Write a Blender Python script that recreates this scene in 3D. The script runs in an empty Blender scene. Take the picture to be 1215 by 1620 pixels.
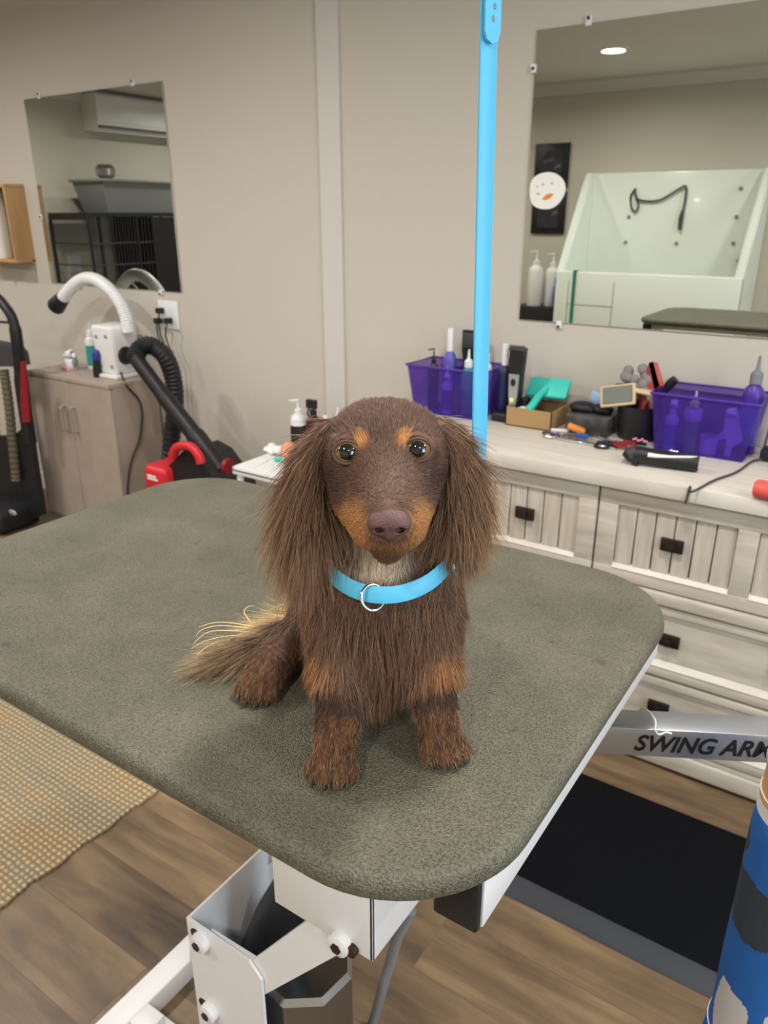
import bpy, bmesh, math, random
import numpy as np
from mathutils import Vector, Matrix, noise as mnoise
random.seed(7); RNG = np.random.default_rng(11)
sc = bpy.context.scene
COL = sc.collection
PI = math.pi

# ------------------------------------------------------------------ camera model (metres; wall runs along X, camera stands at 0,0)
IW, IH, FPX = 1215.0, 1620.0, 1210.0
PIT, YAW = math.radians(21.24), math.radians(34.0)
FW = np.array([-math.sin(YAW)*math.cos(PIT), math.cos(YAW)*math.cos(PIT), -math.sin(PIT)])
RT = np.array([math.cos(YAW), math.sin(YAW), 0.0])
UP = np.cross(RT, FW)
CAM = np.array([0, 0, 1.44])
FH = np.array([-math.sin(YAW), math.cos(YAW), 0.0])
def ray(x, y): return FW + (x-IW/2)/FPX*RT - (y-IH/2)/FPX*UP
def at_z(x, y, z): d = ray(x, y); return Vector(CAM + d*(z-CAM[2])/d[2])
def at_y(x, y, Y): d = ray(x, y); return Vector(CAM + d*(Y-CAM[1])/d[1])
def at_x(x, y, X): d = ray(x, y); return Vector(CAM + d*(X-CAM[0])/d[0])

WALL_Y = 2.318; MIR_Y = 2.312; FAR_Y = -1.91; LEFT_X = -6.2; RIGHT_X = 2.6; CEIL = 2.42
TT = 0.99          # table top height
DT = 0.83          # dresser top height

# ------------------------------------------------------------------ helpers
def lin(c):
    c = c/255.0
    return c/12.92 if c <= 0.04045 else ((c+0.055)/1.055)**2.4
def rgb(*c): return (lin(c[0]), lin(c[1]), lin(c[2]), 1.0)

def mat(name, c, rough=0.5, metal=0.0, spec=0.5, bump=None, var=None, trans=0.0, alpha=1.0, coat=0.0, emit=None, ior=1.45, stretch=None):
    m = bpy.data.materials.new(name); m.use_nodes = True
    nt = m.node_tree; b = nt.nodes['Principled BSDF']
    b.inputs['Base Color'].default_value = rgb(*c)
    b.inputs['Roughness'].default_value = rough
    b.inputs['Metallic'].default_value = metal
    b.inputs['Specular IOR Level'].default_value = spec
    b.inputs['IOR'].default_value = ior
    b.inputs['Transmission Weight'].default_value = trans
    b.inputs['Alpha'].default_value = alpha
    b.inputs['Coat Weight'].default_value = coat
    if emit:
        b.inputs['Emission Color'].default_value = rgb(*emit[0]); b.inputs['Emission Strength'].default_value = emit[1]
    if bump or var:
        tc = nt.nodes.new('ShaderNodeTexCoord'); src = tc.outputs['Object']
        if stretch:
            mp = nt.nodes.new('ShaderNodeMapping'); mp.inputs['Scale'].default_value = stretch
            nt.links.new(src, mp.inputs['Vector']); src = mp.outputs['Vector']
    if var:
        sc_, c2, lo, hi = var
        n = nt.nodes.new('ShaderNodeTexNoise'); n.inputs['Scale'].default_value = sc_; n.inputs['Detail'].default_value = 6
        nt.links.new(src, n.inputs['Vector'])
        r = nt.nodes.new('ShaderNodeValToRGB')
        r.color_ramp.elements[0].position = lo; r.color_ramp.elements[0].color = rgb(*c)
        r.color_ramp.elements[1].position = hi; r.color_ramp.elements[1].color = rgb(*c2)
        nt.links.new(n.outputs['Fac'], r.inputs['Fac']); nt.links.new(r.outputs['Color'], b.inputs['Base Color'])
    if bump:
        sc_, st = bump
        n = nt.nodes.new('ShaderNodeTexNoise'); n.inputs['Scale'].default_value = sc_; n.inputs['Detail'].default_value = 3
        nt.links.new(src, n.inputs['Vector'])
        bp = nt.nodes.new('ShaderNodeBump'); bp.inputs['Strength'].default_value = st; bp.inputs['Distance'].default_value = 0.002
        nt.links.new(n.outputs['Fac'], bp.inputs['Height']); nt.links.new(bp.outputs['Normal'], b.inputs['Normal'])
    return m

def box(bm, x0, x1, y0, y1, z0, z1, bev=0.0, seg=2, M=None):
    t = bmesh.new(); bmesh.ops.create_cube(t, size=1)
    for v in t.verts:
        v.co = Vector(((x0+x1)/2+v.co.x*(x1-x0), (y0+y1)/2+v.co.y*(y1-y0), (z0+z1)/2+v.co.z*(z1-z0)))
    if bev > 0: bmesh.ops.bevel(t, geom=list(t.edges), offset=bev, segments=seg, affect='EDGES', profile=0.5)
    merge(bm, t, M)
def merge(bm, t, M=None):
    mp = {}
    for v in t.verts: mp[v] = bm.verts.new(M @ v.co if M else v.co)
    for f in t.faces:
        try: nf = bm.faces.new([mp[v] for v in f.verts]); nf.material_index = f.material_index
        except ValueError: pass
    t.free()
def frame_of(d):
    d = d.normalized(); a = Vector((0, 0, 1)) if abs(d.z) < 0.9 else Vector((1, 0, 0))
    u = d.cross(a).normalized(); return u, d.cross(u).normalized()
def tube(bm, pts, r, n=12, caps=True, closed=False):
    pts = [Vector(p) for p in pts]; N = len(pts)
    rs = r if isinstance(r, (list, tuple)) else [r]*N
    d = (pts[1]-pts[0]); u, w = frame_of(d); rings = []
    for i in range(N):
        if closed: t = (pts[(i+1) % N]-pts[i-1])
        else: t = pts[min(i+1, N-1)]-pts[max(i-1, 0)]
        t = t.normalized(); u = (u-t*u.dot(t)).normalized(); w = t.cross(u)
        rings.append([bm.verts.new(pts[i]+(u*math.cos(2*PI*k/n)+w*math.sin(2*PI*k/n))*rs[i]) for k in range(n)])
    for i in range(N if closed else N-1):
        A, B = rings[i], rings[(i+1) % N]
        for k in range(n): bm.faces.new([A[k], A[(k+1) % n], B[(k+1) % n], B[k]])
    if caps and not closed:
        bm.faces.new(rings[0][::-1]); bm.faces.new(rings[-1])
def cyl(bm, p0, p1, r0, r1=None, n=24): tube(bm, [p0, p1], [r0, r0 if r1 is None else r1], n)
def lathe(bm, prof, c, n=28, M=None):
    c = Vector(c); t = bmesh.new(); rings = []
    for r, z in prof:
        if r < 1e-6: rings.append([t.verts.new((0, 0, z))])
        else: rings.append([t.verts.new((r*math.cos(2*PI*k/n), r*math.sin(2*PI*k/n), z)) for k in range(n)])
    for A, B in zip(rings, rings[1:]):
        for k in range(n):
            a = [A[k % len(A)], A[(k+1) % len(A)], B[(k+1) % len(B)], B[k % len(B)]]
            a = list(dict.fromkeys(a))
            if len(a) > 2:
                try: t.faces.new(a)
                except ValueError: pass
    for R in (rings[0], rings[-1]):
        if len(R) > 2: t.faces.new(R)
    bmesh.ops.recalc_face_normals(t, faces=t.faces)
    merge(bm, t, Matrix.Translation(c) @ (M if M else Matrix.Identity(4)))
def prism(bm, poly, h0, h1, f):
    # poly: 2D points, f(u,v,h)->Vector
    A = [bm.verts.new(f(u, v, h0)) for u, v in poly]; B = [bm.verts.new(f(u, v, h1)) for u, v in poly]
    n = len(poly); bm.faces.new(A[::-1]); bm.faces.new(B)
    for i in range(n): bm.faces.new([A[i], A[(i+1) % n], B[(i+1) % n], B[i]])
def ell(bm, c, r, M=None, n=20):
    t = bmesh.new(); bmesh.ops.create_uvsphere(t, u_segments=n, v_segments=n//2+2, radius=1)
    S = Matrix.Diagonal((r[0], r[1], r[2], 1))
    merge(bm, t, Matrix.Translation(Vector(c)) @ (M if M else Matrix.Identity(4)) @ S)
def spline(pts, m=8, closed=False):
    pts = [Vector(p) for p in pts]; out = []; N = len(pts)
    R = range(N) if closed else range(N-1)
    for i in R:
        g = (lambda j: pts[j % N]) if closed else (lambda j: pts[min(max(j, 0), N-1)])
        p0, p1, p2, p3 = g(i-1), g(i), g(i+1), g(i+2)
        for k in range(m):
            t = k/m
            out.append(0.5*((2*p1)+(p2-p0)*t+(2*p0-5*p1+4*p2-p3)*t*t+(3*p1-p0-3*p2+p3)*t**3))
    if not closed: out.append(pts[-1])
    return out
def tag(o, label=None, cat=None, group=None, kind=None):
    if label: o['label'] = label
    if cat: o['category'] = cat
    if group: o['group'] = group
    if kind: o['kind'] = kind
    return o
def base_of(o):
    v = Vector((0, 0, 0))
    while o is not None: v = v+o.location; o = o.parent
    return v
def obj(name, bm, m, parent=None, smooth=True, loc=None, angle=38):
    me = bpy.data.meshes.new(name)
    bmesh.ops.recalc_face_normals(bm, faces=bm.faces)
    off = base_of(parent) if parent else Vector((0, 0, 0))
    if loc is None:
        if parent: L = Vector((0, 0, 0))
        else:
            xs = [v.co for v in bm.verts]
            L = Vector(((min(v.x for v in xs)+max(v.x for v in xs))/2, (min(v.y for v in xs)+max(v.y for v in xs))/2, min(v.z for v in xs)))
    else: L = Vector(loc)-off
    for v in bm.verts: v.co -= (off+L)
    bm.to_mesh(me); bm.free()
    for mm in (m if isinstance(m, (list, tuple)) else [m]): me.materials.append(mm)
    if smooth:
        me.polygons.foreach_set('use_smooth', [True]*len(me.polygons)); me.set_sharp_from_angle(angle=math.radians(angle))
    o = bpy.data.objects.new(name, me); COL.objects.link(o); o.location = L
    if parent: o.parent = parent
    return o
def thing(name, label, cat, loc, group=None):
    o = bpy.data.objects.new(name, None); COL.objects.link(o); o.location = Vector(loc); o.empty_display_size = 0.05
    return tag(o, label, cat, group)
def struct(name, bm, m, smooth=False, label=None):
    o = obj(name, bm, m, smooth=smooth); o['kind'] = 'structure'
    if label: o['label'] = label
    return o
def B(): return bmesh.new()
def part(name, m, parent, *args, **kw):
    bm = B(); box(bm, *args, **kw); return obj(name, bm, m, parent)
def dup(o, delta):
    c = o.copy(); COL.objects.link(c); c.location = o.location+Vector(delta)
    for ch in list(o.children):
        k = ch.copy(); COL.objects.link(k); k.parent = c
        for g in list(ch.children):
            q = g.copy(); COL.objects.link(q); q.parent = k
    return c
def text_bm(s, size, shear=0.0, bold=0.0, depth=0.0005):
    cu = bpy.data.curves.new('t', 'FONT'); cu.body = s; cu.size = size; cu.shear = shear; cu.offset = bold; cu.extrude = depth
    o = bpy.data.objects.new('t', cu); COL.objects.link(o)
    me = bpy.data.meshes.new_from_object(o.evaluated_get(bpy.context.evaluated_depsgraph_get()))
    bm = B(); bm.from_mesh(me); bpy.data.objects.remove(o); bpy.data.curves.remove(cu); bpy.data.meshes.remove(me)
    return bm

# ------------------------------------------------------------------ materials
M = {}
M['wall'] = mat('wall_paint', (200, 193, 181), 0.85, spec=0.2, bump=(180, 0.08))
M['ceil'] = mat('ceiling_paint', (222, 218, 212), 0.9, spec=0.1)
M['trim'] = mat('trim_paint', (206, 201, 195), 0.6)
M['mirror'] = mat('mirror_silver', (214, 218, 208), 0.0, 1.0)
M['white'] = mat('white_plastic', (232, 232, 230), 0.35)
M['steel_w'] = mat('white_powder_coat', (226, 224, 222), 0.38, bump=(600, 0.05))
M['chrome'] = mat('chrome', (225, 225, 225), 0.12, 1.0)
M['alu'] = mat('brushed_aluminium', (188, 191, 196), 0.34, 0.85, bump=(90, 0.1), stretch=(1, 12, 12))
M['inox'] = mat('stainless', (170, 168, 166), 0.22, 1.0)
M['black'] = mat('black_plastic', (28, 28, 30), 0.45)
M['rubber'] = mat('black_rubber', (7, 9, 14), 0.85, spec=.15, bump=(220, 0.25))
M['rubber_edge'] = mat('grey_rubber', (52, 54, 59), 0.7, bump=(220, 0.25))
M['hose_b'] = mat('black_hose', (34, 34, 36), 0.5)
M['red'] = mat('red_plastic', (205, 40, 48), 0.35)
M['dkred'] = mat('dark_red_plastic', (140, 26, 38), 0.4)
M['bolt'] = mat('dark_bolt', (70, 56, 50), 0.4, 0.7)
M['bronze'] = mat('dark_bronze', (62, 54, 48), 0.42, 0.75)
M['pine'] = mat('pine_wood', (196, 158, 108), 0.5, var=(14, (172, 130, 82), 0.35, 0.75), stretch=(1, 1, 0.2))
M['paper'] = mat('white_paper', (240, 238, 230), 0.9, bump=(120, 0.2))
M['cab'] = mat('taupe_laminate', (172, 157, 144), 0.42, var=(9, (162, 148, 135), 0.3, 0.8))
M['wash'] = mat('washed_wood', (203, 195, 180), 0.55, var=(6, (176, 166, 150), 0.35, 0.75), stretch=(1, 1, 7))
M['wash_v'] = mat('washed_wood_boards', (200, 191, 176), 0.55, var=(9, (172, 162, 146), 0.35, 0.75), stretch=(6, 1, 0.7))
M['wash_top'] = mat('washed_wood_top', (217, 210, 198), 0.5, var=(6, (200, 191, 177), 0.35, 0.75), stretch=(0.9, 8, 1))
M['groove'] = mat('dark_groove', (84, 74, 64), 0.8)
M['blue'] = mat('turquoise_strap', (92, 194, 232), 0.42, bump=(300, 0.06))
def tint_mat(name, tc_, dc, f):
    m = bpy.data.materials.new(name); m.use_nodes = True; nt = m.node_tree; b = nt.nodes['Principled BSDF']
    b.inputs['Base Color'].default_value = rgb(*dc); b.inputs['Roughness'].default_value = .15
    t = nt.nodes.new('ShaderNodeBsdfTransparent'); t.inputs['Color'].default_value = rgb(*tc_)
    x = nt.nodes.new('ShaderNodeMixShader'); x.inputs['Fac'].default_value = f
    nt.links.new(t.outputs[0], x.inputs[1]); nt.links.new(b.outputs[0], x.inputs[2]); nt.links.new(x.outputs[0], nt.nodes['Material Output'].inputs['Surface']); return m
M['purp'] = tint_mat('purple_clear_plastic', (222, 208, 247), (92, 70, 162), .22)
M['purple'] = mat('purple_plastic', (74, 48, 150), 0.35)
M['violet'] = mat('violet_plastic', (96, 92, 176), 0.35)
M['lav'] = mat('lavender_plastic', (172, 152, 226), 0.4)
M['teal'] = mat('teal_plastic', (58, 198, 182), 0.4)
M['dteal'] = mat('teal_label', (48, 150, 142), 0.4)
M['navy'] = mat('navy_plastic', (34, 40, 78), 0.35)
M['card'] = mat('cardboard', (168, 136, 92), 0.85, bump=(90, 0.1))
M['coral'] = mat('coral_plastic', (226, 92, 88), 0.4)
M['pink'] = mat('pink_plastic', (236, 160, 172), 0.4)
M['orange'] = mat('orange_plastic', (232, 140, 52), 0.45)
M['peach'] = mat('peach_paper', (240, 160, 128), 0.6)
M['bluep'] = mat('blue_plastic', (44, 92, 160), 0.4)
M['sky'] = mat('pale_blue_plastic', (160, 190, 226), 0.5)
M['beige'] = mat('beige_rim', (214, 188, 150), 0.5)
M['pad'] = mat('grey_pin_pad', (120, 124, 112), 0.85, bump=(1500, 0.6))
M['fuzz'] = mat('grey_fuzz', (140, 132, 130), 0.95, bump=(300, 1.0))
M['grey'] = mat('grey_plastic', (128, 130, 130), 0.5)
M['dgrey'] = mat('dark_grey_plastic', (62, 62, 66), 0.5)
M['silver'] = mat('silver_plastic', (186, 190, 190), 0.3, 0.6)
M['frost'] = mat('frosted_plastic', (226, 226, 226), 0.35, spec=0.5)
M['green_led'] = mat('green_led', (190, 230, 40), 0.4, emit=((190, 230, 40), 1.2))
M['dbrown'] = mat('amber_bottle', (60, 30, 22), 0.2)
M['tub'] = mat('white_acrylic', (233, 237, 230), 0.25, coat=0.3)
M['lens'] = mat('lamp_lens', (255, 252, 245), 0.4, emit=((255, 250, 240), 14.0))
M['letter'] = mat('black_print', (22, 22, 26), 0.5)
M['ink'] = mat('dark_picture', (40, 40, 46), 0.6, var=(16, (150, 120, 128), 0.52, 0.72))
M['green'] = mat('green_strap', (40, 130, 100), 0.6)

def floor_mat():
    m = bpy.data.materials.new('plank_floor'); m.use_nodes = True; nt = m.node_tree; b = nt.nodes['Principled BSDF']
    N, L = nt.nodes.new, nt.links.new
    tc = N('ShaderNodeTexCoord')
    br = N('ShaderNodeTexBrick'); br.offset = 0.37; br.inputs['Scale'].default_value = 1
    br.inputs['Brick Width'].default_value = 1.22; br.inputs['Row Height'].default_value = 0.152
    br.inputs['Mortar Size'].default_value = 0.0012; br.inputs['Mortar Smooth'].default_value = 0.3; br.inputs['Bias'].default_value = 0
    br.inputs['Color1'].default_value = (0.15, 0.15, 0.15, 1); br.inputs['Color2'].default_value = (0.95, 0.95, 0.95, 1); br.inputs['Mortar'].default_value = (0.3, 0.3, 0.3, 1)
    L(tc.outputs['Object'], br.inputs['Vector'])
    # grain shifted by the plank's random value
    sep = N('ShaderNodeVectorMath'); sep.operation = 'MULTIPLY_ADD'; sep.inputs[1].default_value = (7.3, 3.1, 5.0)
    L(br.outputs['Color'], sep.inputs[0]); L(tc.outputs['Object'], sep.inputs[2])
    mp = N('ShaderNodeMapping'); mp.inputs['Scale'].default_value = (1.6, 11, 1); L(sep.outputs[0], mp.inputs['Vector'])
    n1 = N('ShaderNodeTexNoise'); n1.inputs['Scale'].default_value = 1.5; n1.inputs['Detail'].default_value = 9; n1.inputs['Roughness'].default_value = 0.6; n1.inputs['Distortion'].default_value = 0.9
    L(mp.outputs[0], n1.inputs['Vector'])
    mp2 = N('ShaderNodeMapping'); mp2.inputs['Scale'].default_value = (2.2, 4.5, 1); L(sep.outputs[0], mp2.inputs['Vector'])
    n2 = N('ShaderNodeTexNoise'); n2.inputs['Scale'].default_value = 1.3; n2.inputs['Detail'].default_value = 4; L(mp2.outputs[0], n2.inputs['Vector'])
    r = N('ShaderNodeValToRGB'); e = r.color_ramp.elements
    e[0].position = 0.30; e[0].color = rgb(66, 52, 40); e[1].position = 0.72; e[1].color = rgb(146, 122, 90)
    k = e.new(0.5); k.color = rgb(108, 88, 65)
    ad = N('ShaderNodeMath'); ad.operation = 'MULTIPLY_ADD'; ad.inputs[1].default_value = 0.55
    L(n2.outputs['Fac'], ad.inputs[0])
    ml = N('ShaderNodeMath'); ml.operation = 'MULTIPLY_ADD'; ml.inputs[1].default_value = 0.6; L(n1.outputs['Fac'], ml.inputs[0])
    pl = N('ShaderNodeMath'); pl.operation = 'MULTIPLY_ADD'; pl.inputs[1].default_value = 0.16; pl.inputs[2].default_value = -0.16; L(br.outputs['Color'], pl.inputs[0])
    L(pl.outputs[0], ml.inputs[2]); L(ml.outputs[0], ad.inputs[2]); L(ad.outputs[0], r.inputs['Fac'])
    mx = N('ShaderNodeMix'); mx.data_type = 'RGBA'; L(br.outputs['Fac'], mx.inputs['Factor']); L(r.outputs['Color'], mx.inputs[6]); mx.inputs[7].default_value = rgb(92, 76, 60)
    L(mx.outputs[2], b.inputs['Base Color']); b.inputs['Roughness'].default_value = 0.42
    bp = N('ShaderNodeBump'); bp.inputs['Strength'].default_value = 0.12; bp.inputs['Distance'].default_value = 0.002
    L(n1.outputs['Fac'], bp.inputs['Height']); L(bp.outputs[0], b.inputs['Normal'])
    return m
M['floor'] = floor_mat()

def table_mat():
    m = bpy.data.materials.new('pebbled_rubber_top'); m.use_nodes = True; nt = m.node_tree; b = nt.nodes['Principled BSDF']
    N, L = nt.nodes.new, nt.links.new
    tc = N('ShaderNodeTexCoord')
    n = N('ShaderNodeTexNoise'); n.inputs['Scale'].default_value = 9; n.inputs['Detail'].default_value = 8; n.inputs['Roughness'].default_value = 0.65; L(tc.outputs['Object'], n.inputs['Vector'])
    r = N('ShaderNodeValToRGB'); e = r.color_ramp.elements
    e[0].position = 0.3; e[0].color = rgb(89, 86, 70); e[1].position = 0.7; e[1].color = rgb(113, 109, 91)
    L(n.outputs['Fac'], r.inputs['Fac'])
    n3 = N('ShaderNodeTexNoise'); n3.inputs['Scale'].default_value = 420; n3.inputs['Detail'].default_value = 2; L(tc.outputs['Object'], n3.inputs['Vector'])
    r3 = N('ShaderNodeValToRGB'); e = r3.color_ramp.elements
    e[0].position = 0.36; e[0].color = (0.45, 0.45, 0.43, 1); e[1].position = 0.56; e[1].color = (1, 1, 1, 1)
    L(n3.outputs['Fac'], r3.inputs['Fac'])
    n4 = N('ShaderNodeTexNoise'); n4.inputs['Scale'].default_value = 60; n4.inputs['Detail'].default_value = 3; L(tc.outputs['Object'], n4.inputs['Vector'])
    r4 = N('ShaderNodeValToRGB'); e = r4.color_ramp.elements
    e[0].position = 0.26; e[0].color = (0.5, 0.5, 0.47, 1); e[1].position = 0.36; e[1].color = (1, 1, 1, 1); L(n4.outputs['Fac'], r4.inputs['Fac'])
    mx = N('ShaderNodeMix'); mx.data_type = 'RGBA'; mx.blend_type = 'MULTIPLY'; mx.inputs['Factor'].default_value = 0.8
    L(r.outputs['Color'], mx.inputs[6]); L(r3.outputs['Color'], mx.inputs[7])
    mx2 = N('ShaderNodeMix'); mx2.data_type = 'RGBA'; mx2.blend_type = 'MULTIPLY'; mx2.inputs['Factor'].default_value = 0.6
    L(mx.outputs[2], mx2.inputs[6]); L(r4.outputs['Color'], mx2.inputs[7]); L(mx2.outputs[2], b.inputs['Base Color'])
    b.inputs['Roughness'].default_value = 0.48; b.inputs['Specular IOR Level'].default_value = 0.45
    n2 = N('ShaderNodeTexVoronoi'); n2.inputs['Scale'].default_value = 560; L(tc.outputs['Object'], n2.inputs['Vector'])
    bp = N('ShaderNodeBump'); bp.inputs['Strength'].default_value = 0.85; bp.inputs['Distance'].default_value = 0.0013; bp.invert = True
    L(n2.outputs['Distance'], bp.inputs['Height']); L(bp.outputs[0], b.inputs['Normal'])
    return m
M['top'] = table_mat()

def rug_mat():
    m = bpy.data.materials.new('woven_jute'); m.use_nodes = True; nt = m.node_tree; b = nt.nodes['Principled BSDF']
    N, L = nt.nodes.new, nt.links.new
    tc = N('ShaderNodeTexCoord')
    w1 = N('ShaderNodeTexWave'); w1.bands_direction = 'X'; w1.inputs['Scale'].default_value = 17; w1.inputs['Distortion'].default_value = 2.2; w1.inputs['Detail Scale'].default_value = 1.2
    w2 = N('ShaderNodeTexWave'); w2.bands_direction = 'Y'; w2.inputs['Scale'].default_value = 22; w2.inputs['Distortion'].default_value = 2.6
    for w in (w1, w2): L(tc.outputs['Object'], w.inputs['Vector'])
    mu = N('ShaderNodeMath'); mu.operation = 'MULTIPLY'; L(w1.outputs['Fac'], mu.inputs[0]); L(w2.outputs['Fac'], mu.inputs[1])
    mp = N('ShaderNodeMapping'); mp.inputs['Scale'].default_value = (1.2, 9, 1); L(tc.outputs['Object'], mp.inputs['Vector'])
    n = N('ShaderNodeTexNoise'); n.inputs['Scale'].default_value = 1.6; n.inputs['Detail'].default_value = 5; L(mp.outputs[0], n.inputs['Vector'])
    r = N('ShaderNodeValToRGB'); e = r.color_ramp.elements
    e[0].position = 0.38; e[0].color = rgb(186, 174, 148); e[1].position = 0.62; e[1].color = rgb(202, 178, 142); k = e.new(0.5); k.color = rgb(194, 181, 152)
    L(n.outputs['Fac'], r.inputs['Fac'])
    r2 = N('ShaderNodeValToRGB'); r2.color_ramp.elements[0].color = (0.42, 0.38, 0.32, 1); r2.color_ramp.elements[1].position = 0.5
    L(mu.outputs[0], r2.inputs['Fac'])
    mx = N('ShaderNodeMix'); mx.data_type = 'RGBA'; mx.blend_type = 'MULTIPLY'; mx.inputs['Factor'].default_value = 1
    L(r.outputs['Color'], mx.inputs[6]); L(r2.outputs['Color'], mx.inputs[7]); L(mx.outputs[2], b.inputs['Base Color']); b.inputs['Roughness'].default_value = 0.95
    b.inputs['Specular IOR Level'].default_value = 0.1
    bp = N('ShaderNodeBump'); bp.inputs['Strength'].default_value = 0.9; bp.inputs['Distance'].default_value = 0.006
    L(mu.outputs[0], bp.inputs['Height']); L(bp.outputs[0], b.inputs['Normal'])
    return m
M['rug'] = rug_mat()

# ------------------------------------------------------------------ the room
def slab(name, m, *a, **k):
    bm = B(); box(bm, *a); return struct(name, bm, m, **k)
slab('floor', M['floor'], LEFT_X-.1, RIGHT_X+.1, FAR_Y-.1, WALL_Y+.1, -.1, 0)
slab('ceiling', M['ceil'], LEFT_X-.1, RIGHT_X+.1, FAR_Y-.1, WALL_Y+.1, CEIL, CEIL+.1)
slab('wall_back', M['wall'], LEFT_X-.1, RIGHT_X+.1, WALL_Y, WALL_Y+.1, 0, CEIL)
slab('wall_front', M['wall'], LEFT_X-.1, RIGHT_X+.1, FAR_Y-.1, FAR_Y, 0, CEIL)
slab('wall_left', M['wall'], LEFT_X-.1, LEFT_X, FAR_Y, WALL_Y, 0, CEIL)
bm = B()   # right wall with a window opening
WY0, WY1, WZ0, WZ1 = -1.1, 1.3, 0.75, 2.1
box(bm, RIGHT_X, RIGHT_X+.1, FAR_Y, WY0, 0, CEIL); box(bm, RIGHT_X, RIGHT_X+.1, WY1, WALL_Y, 0, CEIL)
box(bm, RIGHT_X, RIGHT_X+.1, WY0, WY1, 0, WZ0); box(bm, RIGHT_X, RIGHT_X+.1, WY0, WY1, WZ1, CEIL)
struct('wall_right', bm, M['wall'])
bm = B()
for a in ((WY0, WY1, WZ0, WZ0+.05), (WY0, WY1, WZ1-.05, WZ1), (WY0, WY0+.05, WZ0, WZ1), (WY1-.05, WY1, WZ0, WZ1), (0.08, 0.13, WZ0, WZ1)):
    box(bm, RIGHT_X+.02, RIGHT_X+.07, *a)
struct('window_1', bm, M['white'])
slab('trim_1', M['trim'], -1.827, -1.736, WALL_Y-.012, WALL_Y+.004, 0, CEIL)
bm = B(); prism(bm, [(0, 0), (0.02, 0), (0.03, 0.03), (0.06, 0.07), (0.06, 0.09), (0, 0.09)], LEFT_X, RIGHT_X, lambda u, v, h: Vector((h, FAR_Y+u, CEIL-.09+v)))
struct('trim_2', bm, M['trim'])
slab('baseboard_back', M['trim'], LEFT_X, RIGHT_X, WALL_Y-.012, WALL_Y+.004, 0, 0.09)
bm = B(); prism(bm, [(0, 0), (0.02, 0), (0.03, 0.03), (0.06, 0.07), (0.06, 0.09), (0, 0.09)], FAR_Y, WALL_Y, lambda u, v, h: Vector((LEFT_X+u, h, CEIL-.09+v)))
struct('trim_3', bm, M['trim'])

# recessed ceiling lamps
LAMPS = [(-5.2, -.82), (-3.55, -.82), (-1.915, -.82), (-.25, -.82), (1.3, -.82),
         (-5.2, 1.0), (-3.55, 1.0), (-1.915, 1.0), (-.25, 1.0), (1.3, 1.0)]
lamp0 = None
lamp_lab = {(-1.915, -.82): 'round recessed ceiling lamp glowing in the reflection of the larger right mirror'}
for i, (x, y) in enumerate(LAMPS):
    if lamp0 is None:
        lamp0 = thing('ceiling_lamp', 'x', 'lamp', (x, y, CEIL))
        bm = B(); lathe(bm, [(0.072, -0.004), (0.095, -0.004), (0.098, 0.0), (0.072, 0.0)], (x, y, CEIL)); obj('trim_ring', bm, M['white'], lamp0)
        bm = B(); lathe(bm, [(0.0, -0.002), (0.073, -0.002), (0.073, 0.001), (0, 0.001)], (x, y, CEIL)); obj('lens', bm, M['lens'], lamp0)
        o = lamp0
    else: o = dup(lamp0, (x-LAMPS[0][0], y-LAMPS[0][1], 0))
    if (x, y) in lamp_lab: tag(o, lamp_lab[(x, y)], 'lamp')
    else: tag(o, 'round recessed ceiling lamp out of the frame above the room', 'lamp')
    o['group'] = 'recessed ceiling lamps'
    la = bpy.data.lights.new('lamp_light', 'AREA'); la.shape = 'DISK'; la.size = 0.14; la.energy = 17; la.color = (1.0, 0.97, 0.93); la.spread = math.radians(165)
    lo = bpy.data.objects.new('lamp_light', la); lo.location = (x, y, CEIL-.012); COL.objects.link(lo)
la = bpy.data.lights.new('window_daylight', 'AREA'); la.shape = 'RECTANGLE'; la.size = WY1-WY0-.1; la.size_y = WZ1-WZ0-.1; la.energy = 78; la.color = (0.72, 0.86, 1.0)
lo = bpy.data.objects.new('window_daylight', la); lo.location = (RIGHT_X+.015, (WY0+WY1)/2, (WZ0+WZ1)/2); lo.rotation_euler = (0, PI/2, 0); lo.rotation_euler = Vector((-1, 0, 0)).to_track_quat('-Z', 'Z').to_euler(); la.size, la.size_y = WY1-WY0-.1, WZ1-WZ0-.1
COL.objects.link(lo)
w = bpy.data.worlds.new('world'); sc.world = w; w.use_nodes = True
w.node_tree.nodes['Background'].inputs[0].default_value = (0.75, 0.85, 1, 1); w.node_tree.nodes['Background'].inputs[1].default_value = 1.0

# ------------------------------------------------------------------ wall mirrors
def mirror(x0, x1, z0, z1, label, clips):
    t = thing('wall_mirror', label, 'mirror', ((x0+x1)/2, MIR_Y, z0))
    bm = B(); box(bm, x0, x1, MIR_Y, MIR_Y+.006, z0, z1, 0.0012, 1); obj('glass', bm, M['mirror'], t, smooth=False)
    for (cx, cz, s) in clips:
        bm = B(); box(bm, cx-.009, cx+.009, MIR_Y-.004, MIR_Y+.006, cz-.012, cz+.012, .003)
        c = obj('clip', bm, M['frost'], t)
        bm = B(); cyl(bm, (cx, MIR_Y-.007, cz+s*.006), (cx, MIR_Y-.003, cz+s*.006), .0045, n=12); obj('screw', bm, M['bolt'], c)
    return t
mirror(-3.517, -2.60, 1.131, 1.924, 'large frameless mirror above the taupe cabinet and white dryer',
       [(-3.40, 1.93, 1), (-2.77, 1.93, 1), (-3.30, 1.125, -1), (-2.73, 1.125, -1), (-3.521, 1.43, 0)])
mirror(-1.04, -0.12, 1.128, 1.925, 'large frameless mirror above the pale wood dresser, cut by the frame edge',
       [(-.89, 1.93, 1), (-.27, 1.93, 1), (-.905, 1.122, -1), (-.27, 1.122, -1), (-1.043, 1.83, 0)])
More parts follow.
